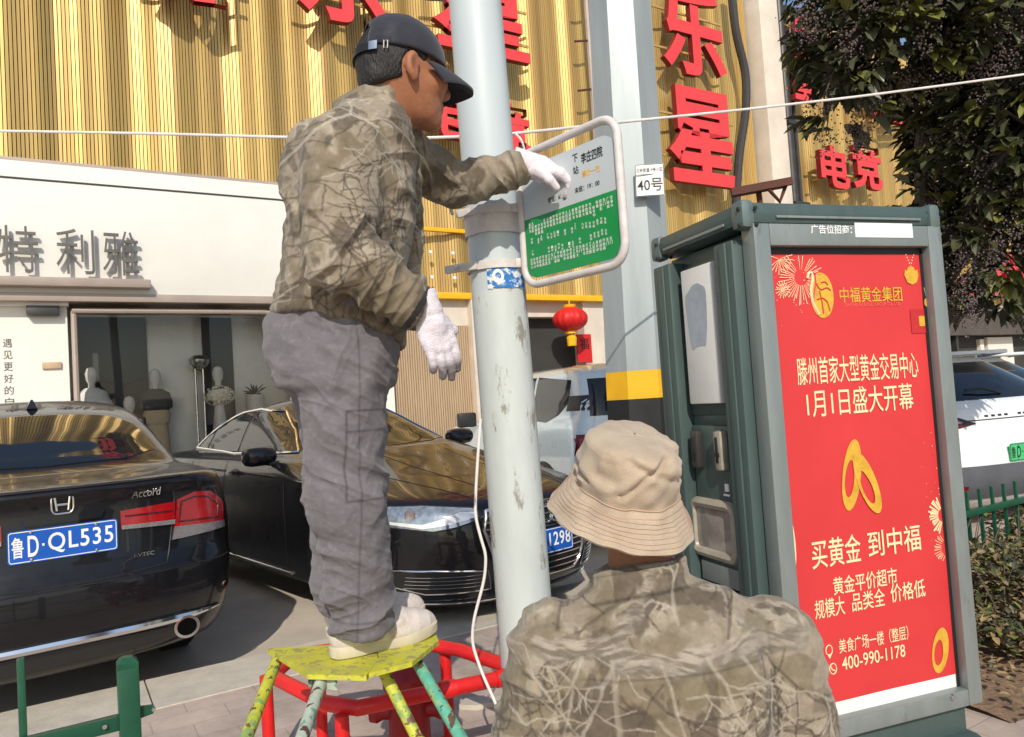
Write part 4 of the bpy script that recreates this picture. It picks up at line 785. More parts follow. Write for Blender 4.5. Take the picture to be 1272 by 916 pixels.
# ------------------------------------------------------------ cars (local axes: x forward, y left, z up, origin on the ground under the rear bumper)
M_['paint_k'] = mat('black_car_paint', (.005, .005, .007), .35, 0, var=.1, coat=.55, spec=.25); M_['cglass'] = mat('dark_car_glass', (.010, .013, .016), .03, 0, var=0, coat=0, spec=.55); M_['chrome'] = mat('chrome', (.78, .78, .78), .12, 1., var=.03); M_['rubber'] = mat('black_rubber', (.015, .015, .015), .8)
M_['paint_b'] = mat('pale_blue_car_paint', S(198, 211, 215), .3, 0, var=.04, coat=1.); M_['paint_w'] = mat('white_car_paint', S(228, 232, 234), .3, 0, var=.03, coat=1.)
M_['lamp_r'] = mat('red_lamp_lens', S(150, 8, 18), .16, 0, var=.25, vs=8, coat=.7, bump=.15, bs=40); M_['lamp_c'] = mat('clear_lamp_lens', S(170, 160, 160), .12, .7, var=.12, vs=60, coat=.7, bump=.3, bs=110); M_['lamp_d'] = mat('dark_lamp_lens', S(70, 16, 22), .1, 0, coat=1.)
M_['plate_b'] = mat('blue_plate', S(20, 90, 186), .45, var=.05); M_['plate_g'] = mat('green_plate', S(70, 190, 120), .45, var=.08); M_['alloy'] = mat('silver_alloy', (.5, .5, .52), .35, .9); M_['trim_k'] = mat('black_plastic', (.018, .018, .02), .5); M_['hl'] = mat('headlamp_glass', S(150, 160, 168), .06, .5, var=.4, vs=25, coat=1.); M_['hl_in'] = mat('headlamp_core', S(236, 240, 242), .1, .3)
M_['bore_shade'] = mat('exhaust_bore_shade', (.0025, .0025, .0025), .95, spec=.05)  # shade inside the tailpipe, painted as near-black on the bore disc
M_['trim_g'] = mat('grey_plastic', S(88, 90, 96), .55); M_['tail_pipe'] = mat('sooty_steel', (.04, .035, .03), .5, .6)
def crom(T, n):
    T = np.array(T, float); k = len(T); d = np.r_[0, np.cumsum(np.sqrt(np.maximum(1e-6, np.linalg.norm(np.diff(T[:, :4], axis=0), axis=1))))]; q = np.linspace(0, d[-1], n); out = np.zeros((n, T.shape[1]))
    m = np.zeros_like(T); s_ = np.diff(T, axis=0)/np.diff(d)[:, None]
    m[1:-1] = np.where(s_[:-1]*s_[1:] > 0, 2*s_[:-1]*s_[1:]/np.where(np.abs(s_[:-1]+s_[1:]) < 1e-9, 1e-9, s_[:-1]+s_[1:]), 0); m[0] = s_[0]; m[-1] = s_[-1]
    i = np.clip(np.searchsorted(d, q, side='right')-1, 0, k-2); h = (d[i+1]-d[i])[:, None]; t = ((q-d[i])[:, None])/h
    return (2*t**3-3*t**2+1)*T[i]+(t**3-2*t**2+t)*h*m[i]+(-2*t**3+3*t**2)*T[i+1]+(t**3-t**2)*h*m[i+1]
def outline(xr, xf, w_, ar, pr, af, pf, n):
    ph = np.linspace(0, np.pi/2, 160); L_ = xf-xr; ar = min(ar, L_*.49); af = min(af, L_*.49)
    a = np.stack([xr+ar-ar*np.cos(ph)**(2/pr), w_*np.sin(ph)**(2/pr)], 1); b = np.stack([xf-af+af*np.cos(ph[::-1])**(2/pf), w_*np.sin(ph[::-1])**(2/pf)], 1)
    P = np.concatenate([a, b]); d = np.r_[0, np.cumsum(np.maximum(1e-7, np.linalg.norm(np.diff(P, axis=0), axis=1)))]; q = np.linspace(0, d[-1], n); return np.stack([np.interp(q, d, P[:, 0]), np.interp(q, d, P[:, 1])], 1)
class Surf:
    def __init__(s, V, F): s.b = BVHTree.FromPolygons([tuple(v) for v in V], [tuple(f) for f in F])
    def hit(s, p, d): h = s.b.ray_cast(Vector(p), Vector(d).normalized()); return (h[0], h[1]) if h[0] is not None else (None, None)
    def proj(s, u, v, axis, sg):
        o, d = {'x': ((sg*9, u, v), (-sg, 0, 0)), 'y': ((u, sg*4, v), (0, -sg, 0)), 'z': ((u, v, sg*5), (0, 0, -sg))}[axis]; p, n = s.hit(o, d)
        if p is not None and n.dot(Vector(d)) > 0: n = -n
        return p, n
def patch(mb, sf, poly, axis, sg, step=.03, off=.004, rim=.012, mi=0):
    P = []; k = len(poly)
    for i in range(k):
        a = Vector(poly[i]); b = Vector(poly[(i+1) % k]); n = max(1, int((b-a).length/step)); P += [a.lerp(b, j/n) for j in range(n)]
    nb = len(P); xs = [p.x for p in P]; ys = [p.y for p in P]
    def inside(q):
        c = False
        for i in range(nb):
            a, b = P[i], P[i-1]
            if (a.y > q.y) != (b.y > q.y) and q.x < (b.x-a.x)*(q.y-a.y)/(b.y-a.y)+a.x: c = not c
        return c
    G = [q for q in (Vector((x, y)) for x in np.arange(min(xs)+step*.5, max(xs), step) for y in np.arange(min(ys)+step*.5, max(ys), step)) if inside(q) and min((q-p).length for p in P) > step*.45]
    r = geometry.delaunay_2d_cdt(P+G, [], [list(range(nb))], 1, 1e-5)
    V = []; ok = []
    for q in r[0]:
        p, n = sf.proj(q.x, q.y, axis, sg); V.append(tuple(p+n*off) if p is not None else (0, 0, 0)); ok.append((n, p))
    F = [f for f in r[2] if all(ok[i][1] is not None for i in f)]
    ed = {}
    for f in F:
        for i in range(len(f)): e = (f[i-1], f[i]); ed[tuple(sorted(e))] = ed.get(tuple(sorted(e)), [])+[e]
    nv = len(V); mp = {}
    for e, l in ed.items():
        if len(l) == 1:
            a, b = l[0]
            for i in (a, b):
                if i not in mp: mp[i] = len(V); V.append(tuple(ok[i][1]+ok[i][0]*(off-rim)))
            F.append((b, a, mp[a], mp[b]))
    mb.raw(V, F, mi); return mb
def line_on(sf, pts, axis, sg, off=.002, step=.03):
    out = []
    for i in range(len(pts)-1):
        a = Vector(pts[i]); b = Vector(pts[i+1]); n = max(1, int((b-a).length/step))
        for j in range(n+(i == len(pts)-2)):
            q = a.lerp(b, j/n); p, nn = sf.proj(q.x, q.y, axis, sg)
            if p is not None: out.append(p+nn*off)
    return out
def car(label, cat, paint, T, nose, head, name='parked_car', nseg=170, ws=1., hs=1.):
    th = thing(name, label, cat, (nose.x, nose.y, 0), math.atan2(head.y, head.x), 'cars parked along the street')
    th.scale = (1, ws, hs)
    rows = crom(T, 150); A = []
    for z, xr, xf, w_, ar, pr, af, pf in rows:
        o = outline(xr, xf, max(w_, .004), ar, pr, af, pf, nseg//2); right = np.stack([o[:, 0], -o[:, 1], np.full(len(o), z)], 1); left = np.stack([o[::-1, 0], o[::-1, 1], np.full(len(o), z)], 1)[1:-1]
        A.append(np.concatenate([right, left]))
    A = np.array(A); m = MB(); m.grid(A, cv=True); V = m.v[0]; F = list(m.f); m.raw(A[0], [tuple(range(len(A[0])))[::-1]])
    body = m.build('body', paint, th, smooth=60); return th, body, Surf(V, F)
def wheel(th, x, y, r=.33, wd=.22, up=0.):
    s_ = 1 if y > 0 else -1; Mx = Matrix.Translation((x, y, r)) @ Matrix.Rotation(R(-90*s_), 4, 'X')
    m = MB(); m.lathe([(r*.66, wd/2), (r*.93, wd/2), (r, wd/2-.03), (r, -wd/2+.03), (r*.93, -wd/2), (r*.6, -wd/2)], n=36, M=Mx); w_ = m.build('wheel', M_['rubber'], th)
    m = MB(); m.lathe([(r*.67, wd/2-.005), (r*.62, wd/2-.03), (r*.6, -.02), (0, -.02)], n=36, M=Mx)
    for i in range(5): a = 2*math.pi*i/5; m.box(tuple(Mx @ Vector((r*.34*math.cos(a), r*.34*math.sin(a), wd/2-.03))), (r*.62, .05, .02), (Mx.to_3x3() @ Matrix.Rotation(a, 3, 'Z')), .006)
    m.lathe([(.06, wd/2-.03), (.05, wd/2-.01), (0, wd/2-.008)], n=16, M=Mx); m.build('rim', M_['alloy'], w_)
def arch(sf, x, r, sg): m = MB(); patch(m, sf, [(x+r*math.cos(a), max(.17, r*.9+r*math.sin(a)*1.0)) for a in np.linspace(-.5, 3.64, 20)], 'y', sg, .06, .003, .01); return m
def plate(th, sf, yc, zc, text, axis_sg, mm, tilt=0., col_='print_w', ws=1.):
    p, n = sf.proj(yc, zc, 'x', axis_sg); x = p.x+axis_sg*.018
    Mx = frame((x, yc, zc), (0, axis_sg, 0), (-axis_sg*tilt, 0, 1)) @ Matrix.Diagonal((ws, 1, 1, 1)); m = MB(); m.prism(rrect(.44, .14, .012, 3), Mx, .004); m.box(tuple(Mx @ Vector((0, 0, -.016))), (.36, .1, .03), Mx.to_3x3().normalized()); pl_ = m.build('license_plate', M_[mm], th)
    m = MB(); m.text(text[0], Mx @ Matrix.Translation((-.182, 0, .0042)), .09, .046, bold=.01); m.text(text[1], Mx @ Matrix.Translation((-.122, 0, .0042)), .09, .042, bold=.015); m.box(tuple(Mx @ Vector((-.083, 0, .0045))), (.002, .01, .01))
    m.text(text[2:], Mx @ Matrix.Translation((.068, 0, .0042)), .09, .265, bold=.012, space=1.12); m.tube([Mx @ Vector((u, v, .004)) for u, v in rrect(.428, .128, .01, 3)], .0022, 5, closed=True); m.build('plate_lettering', M_[col_], pl_, smooth=None)
    m = MB(); [m.lathe([(0, .006), (.007, .004), (.008, 0)], n=10, M=Mx @ Matrix.Translation((u, v, .004))) for u in (-.13, .13) for v in (-.058, .058)]; m.build('plate_bolt', M_['steel'], pl_)
HEAD = lambda a: Vector((-math.sin(R(a)), math.cos(R(a)), 0))
# --- black saloon seen from behind
H_T = [(.20, .36, 4.72, .78, .5, 2.6, .8, 2.6), (.25, .14, 4.84, .84, .48, 2.8, .8, 2.6), (.40, .035, 4.92, .89, .5, 3, .9, 2.6), (.52, .0, 4.95, .91, .52, 3, .9, 2.6), (.62, .005, 4.93, .92, .52, 3, .9, 2.6), (.67, .03, 4.9, .922, .5, 3, .9, 2.6), (.72, .055, 4.84, .922, .46, 3, .9, 2.6), (.85, .075, 4.45, .915, .42, 3.0, .9, 2.5), (.97, .085, 3.95, .895, .42, 3.0, .9, 2.5), (1.03, .07, 3.7, .865, .42, 3.0, .8, 2.5), (1.055, .09, 3.6, .83, .40, 3, .7, 2.5), (1.075, .28, 3.48, .79, .34, 3, .6, 2.5), (1.09, .58, 3.36, .755, .30, 3, .55, 2.5), (1.165, .78, 3.14, .735, .34, 2.9, .5, 2.5), (1.30, 1.10, 2.80, .69, .36, 2.9, .5, 2.6), (1.41, 1.44, 2.52, .635, .36, 2.8, .4, 2.7), (1.465, 1.70, 2.36, .53, .3, 2.6, .3, 2.6), (1.495, 1.88, 2.26, .30, .15, 2.4, .15, 2.4), (1.504, 2.0, 2.2, .02, .05, 2, .05, 2)]
pz = Vector((-2.036, 3.363, 0)); hh = HEAD(36.7); th, body, sf = car('black saloon car seen from behind at the left, blue plate ending 535', 'car', M_['paint_k'], H_T, Vector((pz.x, pz.y, 0)), hh, ws=.88, hs=1.036)
plate(th, sf, 0, .825, '鲁D' + 'QL535', -1, 'plate_b', -.08, ws=1/.9)
m = MB(); patch(m, sf, [(.70, 0), (.73, .42), (.88, .63), (1.44, .54), (1.56, .3), (1.60, 0), (1.56, -.3), (1.44, -.54), (.88, -.63), (.73, -.42)], 'z', 1, .035, .003, .006); m.build('rear_window', M_['cglass'], th, smooth=60)
m = MB(); patch(m, sf, [(2.62, 0), (2.68, .52), (3.25, .64), (3.36, .3), (3.40, 0), (3.36, -.3), (3.25, -.64), (2.68, -.52)], 'z', 1, .05, .003, .006); m.build('windscreen', M_['cglass'], th, smooth=60)
for sg in (-1, 1):
    for nm, P in (('side_window', [(1.38, 1.33), (2.05, 1.40), (2.05, 1.06), (1.15, 1.08), (1.1, 1.14)]), ('side_window', [(2.10, 1.40), (2.5, 1.355), (3.12, 1.05), (2.10, 1.06)])): m = MB(); patch(m, sf, P, 'y', sg, .04, .004, .008); m.build(nm, M_['cglass'], th, smooth=60)
    def yy(P): return [(y*-sg, z) if sg == 1 else (y, z) for y, z in P]
    m = MB(); patch(m, sf, yy([(-.265, .922), (-.265, .842), (-.535, .832), (-.548, .932)]), 'x', -1, .02, .012, .02); inn = m.build('taillight', M_['lamp_r'], th)
    m = MB(); patch(m, sf, yy([(-.268, .856), (-.268, .838), (-.537, .827), (-.54, .848)]), 'x', -1, .02, .0155, .01); m.build('clear_strip', M_['lamp_c'], inn)
    m = MB(); patch(m, sf, yy([(-.560, .940), (-.535, .815), (-.835, .80), (-.845, .89), (-.76, .955), (-.66, .965)]), 'x', -1, .02, .012, .02); out = m.build('taillight', M_['lamp_r'], th)
    m = MB(); m.tube(line_on(sf, yy([(-.58, .928), (-.56, .835), (-.79, .825), (-.80, .88), (-.74, .93), (-.66, .942), (-.58, .928)]), 'x', -1, .0135, .02), .004, 5); m.build('lamp_rib', M_['lamp_d'], out)
    m = MB(); m.tube(line_on(sf, yy([(-.285, .895), (-.53, .89)]), 'x', -1, .0135, .02), .004, 5); m.build('lamp_rib', M_['lamp_d'], inn)
    m = MB(); patch(m, sf, yy([(-.538, .818), (-.520, .755), (-.846, .765), (-.843, .80)]), 'x', -1, .02, .011, .02); m.build('clear_lens', M_['lamp_c'], out)
    m = MB(); e = line_on(sf, yy([(-.66, .36), (-.52, .33)]), 'x', -1); px_ = sf.proj(-.58*-sg if sg == 1 else -.58, .42, 'x', -1)[0]
    yx = -.57 if sg == -1 else .57; Mx = Matrix.Translation((px_.x+.035, yx, .345)) @ Matrix.Rotation(R(-90), 4, 'Y'); m.lathe([(.046, -.1), (.048, .05), (.052, .056), (.040, .056), (.037, .04), (.038, -.09)], n=28, M=Mx, sy=1.3); ex = m.build('exhaust', M_['chrome'], th)
    m = MB(); m.lathe([(.0395, .052), (0, .050)], n=20, M=Mx, sy=1.3); m.build('exhaust_bore', M_['bore_shade'], ex)
    m = MB(); m.tube(line_on(sf, yy([(-.545, .98), (-.55, .95), (-.52, .80), (-.50, .71), (-.48, .66), (-.2, .64), (0, .64)]), 'x', -1, .0, .02), .004, 6); m.build('boot_seam', M_['black'], th)
    m = MB(); patch(m, sf, yy([(-.30, .93), (-.30, .74), (-.285, .73), (-.285, .94)]), 'x', -1, .02, .006, .01); m.build('boot_crease', M_['trim_k'], th)
    for (x, y) in ((1.08, .72), (3.85, .76)): wheel(th, x, y*sg, .31)
    m = MB(); patch(m, sf, yy([(-.86, .5), (-.80, .5), (-.80, .47), (-.86, .47)]), 'x', -1, .02, .003, .006); m.build('reflector', M_['lamp_d'], th)
m = MB(); P = [(y, .395-.02*(abs(y) > .55)*0+.004*math.cos(y*2)) for y in np.linspace(-.78, .78, 40)]; c = line_on(sf, P, 'x', -1, .008, .02); m.tube(c, [.016*(1-.75*max(0, abs(p.y)-.55)/.25) for p in c], 8, sx=1.3); m.build('bumper_strip', M_['chrome'], th)
m = MB(); c = line_on(sf, [(y, .63) for y in np.linspace(-.86, .86, 40)], 'x', -1, .001, .03); m.tube(c, .004, 6); m.build('bumper_seam', M_['black'], th)
m = MB(); patch(m, sf, [(-.2, .37), (.2, .37), (.48, .36), (.44, .295), (-.44, .295), (-.48, .36)], 'x', -1, .03, .004, .01); m.build('lower_trim', M_['trim_k'], th)
# rear badge, lettering
def on_rear(sf, y, z, off=.003, tilt=.1): p, n = sf.proj(y, z, 'x', -1); return frame((p.x-off, y, z), (0, -1, 0), (tilt, 0, 1))
Mx = on_rear(sf, 0, .985, .004, .03); m = MB(); m.tube([Mx @ Vector((u, v, .002)) for u, v in rrect(.098, .082, .024, 5)], .005, 8, closed=True)
for a, b in (((-.026, -.028), (-.034, .030)), ((.026, -.028), (.034, .030)), ((-.024, -.002), (.024, -.002))): m.tube([Mx @ Vector((*a, .003)), Mx @ Vector((*b, .003))], .0065, 8)
m.build('badge', M_['chrome'], th)
m = MB(); m.text('Accord', on_rear(sf, -.40, .992, .004, .03) @ Matrix.Rotation(.03, 4, 'Z'), .036, .15, ext=.004, bold=0, shear=.25); m.text('i-VTEC', on_rear(sf, -.37, .715, .008, .1), .017, .10, ext=.003, shear=.1); m.build('badge_lettering', M_['chrome'], th, smooth=None)
m = MB(); c = line_on(sf, [(y, 1.05) for y in np.linspace(-.6, .6, 30)], 'x', -1, .004, .03); m.tube(c, .006, 6); m.build('boot_lip', M_['trim_k'], th)
m = MB(); p = sf.proj(1.66, 0, 'z', 1)[0]; m.raw([tuple(p+Vector(q)) for q in ((-.10, 0, -.012), (.13, .035, -.006), (.13, -.035, -.006), (-.09, .006, .042), (-.09, -.006, .042), (-.01, .008, .032), (-.01, -.008, .032), (-.11, .032, -.012), (-.11, -.032, -.012))], [(7, 1, 5, 3), (8, 4, 6, 2), (7, 3, 4, 8), (3, 5, 6, 4), (5, 1, 2, 6)]); m.build('antenna_fin', M_['paint_k'], th)
m = MB(); m.box((.98, .0, 1.14), (.02, .42, .03), Matrix.Rotation(R(-25), 3, 'Y'), .008); m.build('high_brake_light', M_['lamp_d'], th)
for z, k_ in ((.60, 1), ):
    m = MB(); patch(m, sf, [(-.19, .935), (.19, .935), (.17, .905), (-.17, .905)], 'x', -1, .02, .014, .02); m.build('boot_handle', M_['paint_k'], th)

# --- black saloon facing the camera behind the worker's legs
A_T = [(.17, .4, 4.66, .74, .5, 2.6, .9, 2.6), (.22, .16, 4.82, .86, .5, 2.8, 1.0, 2.7), (.34, .05, 4.90, .90, .5, 3, 1.05, 2.8), (.50, .0, 4.92, .92, .5, 3, 1.05, 2.8), (.64, .01, 4.905, .93, .5, 3, 1.05, 2.8), (.72, .04, 4.87, .93, .5, 3, 1.0, 2.8), (.78, .06, 4.76, .925, .45, 3, .95, 2.7), (.86, .07, 4.36, .915, .42, 3, .9, 2.5), (.93, .07, 3.95, .90, .42, 3, .9, 2.5), (.985, .08, 3.68, .87, .42, 3, .8, 2.5), (1.01, .12, 3.56, .82, .40, 3, .7, 2.5), (1.03, .30, 3.46, .785, .34, 3, .6, 2.5), (1.045, .6, 3.36, .755, .32, 3, .55, 2.5), (1.12, .80, 3.12, .72, .34, 2.9, .5, 2.5), (1.25, 1.14, 2.78, .655, .36, 2.9, .5, 2.6), (1.35, 1.5, 2.48, .58, .36, 2.8, .4, 2.7), (1.40, 1.76, 2.34, .46, .3, 2.6, .3, 2.6), (1.43, 1.9, 2.26, .26, .15, 2.4, .15, 2.4), (1.437, 2.0, 2.2, .02, .05, 2, .05, 2)]
pa = Vector((.12, 4.45, 0)); ha = HEAD(221.); A_L = 4.92; th, body, sf = car('black saloon car facing the camera behind the worker, four-ring grille and plate ending 298', 'car', M_['paint_k'], A_T, Vector((pa.x, pa.y, 0))-ha*A_L, ha, ws=.9, hs=1.035)
m = MB(); patch(m, sf, [(2.52, 0), (2.58, .50), (3.12, .655), (3.30, .4), (3.36, 0), (3.30, -.4), (3.12, -.655), (2.58, -.50)], 'z', 1, .035, .003, .006); m.build('windscreen', M_['cglass'], th, smooth=60)
m = MB(); patch(m, sf, [(.80, 0), (.85, .4), (.98, .57), (1.44, .49), (1.56, 0), (1.44, -.49), (.98, -.57), (.85, -.4)], 'z', 1, .05, .003, .006); m.build('rear_window', M_['cglass'], th, smooth=60)
DLO = [(.98, 1.07), (1.2, 1.20), (1.42, 1.29), (1.75, 1.355), (2.1, 1.37), (2.42, 1.335), (2.75, 1.20), (3.06, 1.045), (2.0, 1.03)]
for sg in (-1, 1):
    for P in ([(2.10, 1.35), (2.40, 1.325), (2.74, 1.19), (3.0, 1.05), (2.06, 1.045)], [(1.40, 1.265), (1.75, 1.34), (2.04, 1.352), (2.0, 1.045), (1.32, 1.055)], [(1.05, 1.085), (1.34, 1.245), (1.26, 1.06)]):
        m = MB(); patch(m, sf, P, 'y', sg, .035, .004, .008); m.build('side_window', M_['cglass'], th, smooth=60)
    m = MB(); m.tube(line_on(sf, DLO+DLO[:1], 'y', sg, .004, .03), .009, 6); m.build('window_trim', M_['chrome'], th)
    for P in ([(2.08, 1.04), (2.05, .6), (2.05, .28)], [(3.2, .98), (3.22, .6), (3.15, .28), (2.05, .28), (1.35, .30)], [(1.30, 1.04), (1.2, .85), (1.42, .5), (1.36, .30)]): m = MB(); m.tube(line_on(sf, P, 'y', sg, -.001, .03), .004, 5); m.build('door_seam', M_['black'], th)
    m = MB(); m.tube(line_on(sf, [(.55, .90), (1.5, .915), (3.0, .895), (4.2, .83)], 'y', sg, -.003, .05), .010, 6); m.build('shoulder_crease', M_['paint_k'], th)
    m = MB(); m.tube(line_on(sf, [(1.35, .265), (3.2, .255)], 'y', sg, .006, .05), .012, 6); m.build('sill_strip', M_['chrome'], th)
    for x in (1.50, 2.30):
        p, n = sf.proj(x, .90, 'y', sg); m = MB(); m.box(tuple(p+n*.03), (.20, .02, .03), None, .008); m.box(tuple(p+n*.012+Vector((-.08, 0, 0))), (.03, .04, .025)); m.box(tuple(p+n*.012+Vector((.08, 0, 0))), (.03, .04, .025)); dh = m.build('door_handle', M_['paint_k'], th)
        m = MB(); patch(m, sf, [(x+.09*math.cos(a), .895+.035*math.sin(a)) for a in np.linspace(0, 6, 16)], 'y', sg, .02, .002, .004); m.build('handle_cup', M_['black'], dh)
    p, n = sf.proj(2.92, 1.02, 'y', sg); m = MB(); m.lathe([(0, -.115), (.06, -.112), (.083, -.09), (.092, -.03), (.092, .05), (.08, .09), (.055, .105), (0, .107)], n=24, M=Matrix.Translation(p+Vector((.03, sg*.19, .02))) @ Matrix.Rotation(R(90), 4, 'X') @ Matrix.Diagonal((1.0, .74, 1.12, 1)) ); m.box(tuple(p+Vector((.04, sg*.05, -.035))), (.10, .16, .03), None, .01); m.build('door_mirror', M_['paint_k'], th)
    for (x, y) in ((.98, .78), (3.90, .745)): wheel(th, x, y*sg, .34); m = arch(sf, x, .39, sg); m.build('wheel_arch', M_['black'], th)
    yy = lambda P: [(y*-sg, z) for y, z in P] if sg == 1 else P
    # headlamp (front view y, z)
    HLP = [(-.44, .735), (-.46, .675), (-.60, .645), (-.70, .632), (-.86, .66), (-.885, .70), (-.87, .765), (-.70, .765)]
    m = MB(); patch(m, sf, yy(HLP), 'x', 1, .02, .006, .015); hl = m.build('headlight', M_['hl'], th)
    m = MB(); patch(m, sf, yy([(-.47, .715), (-.48, .69), (-.62, .665), (-.74, .650), (-.74, .672), (-.63, .70), (-.55, .722)]), 'x', 1, .015, .009, .004); patch(m, sf, yy([(-.74, .65), (-.85, .675), (-.85, .69), (-.74, .672)]), 'x', 1, .015, .009, .004); m.build('lamp_strip', M_['hl_in'], hl)
    q = sf.proj(*yy([(-.775, .715)])[0], 'x', 1); m = MB(); Mx = frame(tuple(q[0]+q[1]*.014), q[1].cross(Vector((0, 0, 1))), (0, 0, 1)); m.lathe([(.036, .0), (.036, .006), (.029, .006), (.026, .0), (.0, .004)], n=24, M=Mx); m.build('projector_lens', M_['lamp_c'], hl)
    m = MB(); m.tube(line_on(sf, yy(HLP+HLP[:1]), 'x', 1, .004, .03), .005, 6); m.build('lamp_surround', M_['trim_k'], hl)
    LG = [(-.43, .405), (-.40, .30), (-.72, .295), (-.83, .33), (-.86, .425), (-.70, .425)]
    m = MB(); patch(m, sf, yy(LG), 'x', 1, .025, .003, .01); lg = m.build('air_intake', M_['black'], th)
    m = MB(); m.tube(line_on(sf, yy(LG+LG[:1]), 'x', 1, .006, .03), .005, 6)
    for z in (.325, .345, .365, .385): m.tube(line_on(sf, yy([(-.44, z), (-.80, z+.003)]), 'x', 1, .005, .03), .0022, 5)
    m.build('intake_bar', M_['chrome'], lg)
GP = [(-.40, .715), (.40, .715), (.44, .62), (.36, .36), (.30, .315), (-.30, .315), (-.36, .36), (-.44, .62)]
m = MB(); patch(m, sf, GP, 'x', 1, .03, .004, .01); gr = m.build('grille', M_['black'], th)
m = MB(); m.tube(line_on(sf, GP+GP[:1], 'x', 1, .008, .03), .010, 8)
for z in np.arange(.345, .70, .034): wv = .30+.14*min(1, (z-.315)/.3); m.tube(line_on(sf, [(-wv, z), (wv, z)], 'x', 1, .010, .05), .006, 6)
m.build('grille_bar', M_['chrome'], gr)
m = MB()
for y in (-.117, -.039, .039, .117): q = sf.proj(y, .655, 'x', 1); Mx = frame((q[0].x+.022, y, .655), (0, 1, 0), (0, 0, 1)); m.tube([Mx @ Vector((.052*math.cos(a), .052*math.sin(a), .004*(1 if abs(y) > .1 else 0))) for a in np.linspace(0, 6.283, 32)[:-1]], .0065, 8, closed=True)
m.build('badge_rings', M_['chrome'], gr)
plate(th, sf, 0, .50, '鲁D' + 'Q1298', 1, 'plate_b', 0, ws=1/.9)
m = MB(); patch(m, sf, [(-.80, .245), (.80, .245), (.74, .20), (-.74, .20)], 'x', 1, .04, .004, .01); m.build('front_lip', M_['trim_k'], th)
m = MB(); m.tube(line_on(sf, [(y, .235+.01*abs(y)) for y in np.linspace(-.8, .8, 20)], 'x', 1, .012, .05), .006, 6); m.build('lip_strip', M_['chrome'], th)
for P in ([(4.75, .40), (3.9, .62), (3.46, .66)], [(4.75, -.40), (3.9, -.62), (3.46, -.66)], [(4.6, .22), (3.6, .3)], [(4.6, -.22), (3.6, -.3)]): m = MB(); m.tube(line_on(sf, P, 'z', 1, -.002, .05), .005, 5); m.build('bonnet_crease', M_['paint_k'], th)

# --- boxy pale blue car beyond the round pole
S_T = [(.22, .2, 4.3, .80, .4, 3.5, .6, 3), (.35, .05, 4.5, .92, .42, 3.8, .6, 3), (.55, .0, 4.58, .95, .4, 4, .6, 3), (.75, .0, 4.58, .955, .36, 4.2, .6, 3), (.95, .02, 4.5, .95, .34, 4.4, .6, 3), (1.06, .05, 4.2, .935, .34, 4.4, .6, 3), (1.12, .07, 3.4, .91, .34, 4.4, .6, 3), (1.18, .08, 3.15, .88, .32, 4.4, .5, 3), (1.40, .18, 2.85, .82, .32, 4.2, .5, 3), (1.56, .30, 2.6, .77, .34, 4, .5, 3), (1.62, .45, 2.45, .68, .4, 3.5, .4, 3), (1.655, .7, 2.3, .45, .4, 3, .3, 3), (1.665, .9, 2.0, .05, .3, 2.5, .2, 2.5)]
ps = pw(726, 533, 6.3); hs = HEAD(21.); lft = Vector((-hs.y, hs.x, 0)); th, body, sf = car('boxy pale blue car beyond the round pole, rear side window behind black glass', 'car', M_['paint_b'], S_T, Vector((ps.x, ps.y, 0))-lft*.86-hs*.15, hs)
for sg in (-1, 1):
    for P in ([(.48, 1.50), (1.25, 1.56), (1.25, 1.15), (.85, 1.13), (.62, 1.2), (.46, 1.3)], [(1.31, 1.56), (2.05, 1.56), (2.05, 1.15), (1.31, 1.15)], [(2.11, 1.56), (2.5, 1.53), (2.95, 1.16), (2.11, 1.15)]): m = MB(); patch(m, sf, P, 'y', sg, .05, .004, .008); m.build('side_window', M_['cglass'], th, smooth=60)
    m = MB(); patch(m, sf, [(.16, 1.36), (.46, 1.36), (.48, 1.23), (.12, 1.23)], 'y', sg, .04, .003, .006); m.build('pillar_panel', M_['trim_k'], th)
    yq = lambda P: [(y*-sg, z) for y, z in P] if sg == -1 else P
    m = MB(); patch(m, sf, yq([(.72, 1.03), (.92, 1.03), (.945, .86), (.80, .86)]), 'x', -1, .03, .01, .02); patch(m, sf, [(.03, 1.0), (.20, 1.0), (.14, .88), (.03, .88)], 'y', sg, .03, .008, .02); m.build('taillight', M_['lamp_r'], th)
    p, n = sf.proj(2.85, 1.12, 'y', sg); m = MB(); m.box(tuple(p+Vector((0, sg*.14, .04))), (.12, .22, .17), None, .03); m.build('door_mirror', M_['trim_k'], th)
    for (x, y) in ((.85, .83), (3.65, .83)): wheel(th, x, y*sg, .36); m = arch(sf, x, .41, sg); m.build('wheel_arch', M_['trim_k'], th)
    m = MB(); m.tube(line_on(sf, [(1.28, 1.12), (1.28, .4), (2.08, .4), (2.08, 1.12)], 'y', sg, -.001, .05), .004, 5); m.build('door_seam', M_['black'], th)
m = MB(); patch(m, sf, [(-.72, 1.50), (.72, 1.50), (.80, 1.18), (-.80, 1.18)], 'x', -1, .05, .004, .008); m.build('rear_window', M_['cglass'], th, smooth=60)
m = MB(); patch(m, sf, [(2.55, 0), (2.55, .62), (3.08, .78), (3.15, 0), (3.08, -.78), (2.55, -.62)], 'z', 1, .06, .004, .008); m.build('windscreen', M_['cglass'], th, smooth=60)
m = MB(); m.tube(line_on(sf, [(y, .90) for y in np.linspace(-.7, .7, 20)], 'x', -1, .002, .05), .006, 6); m.build('tailgate_seam', M_['black'], th)

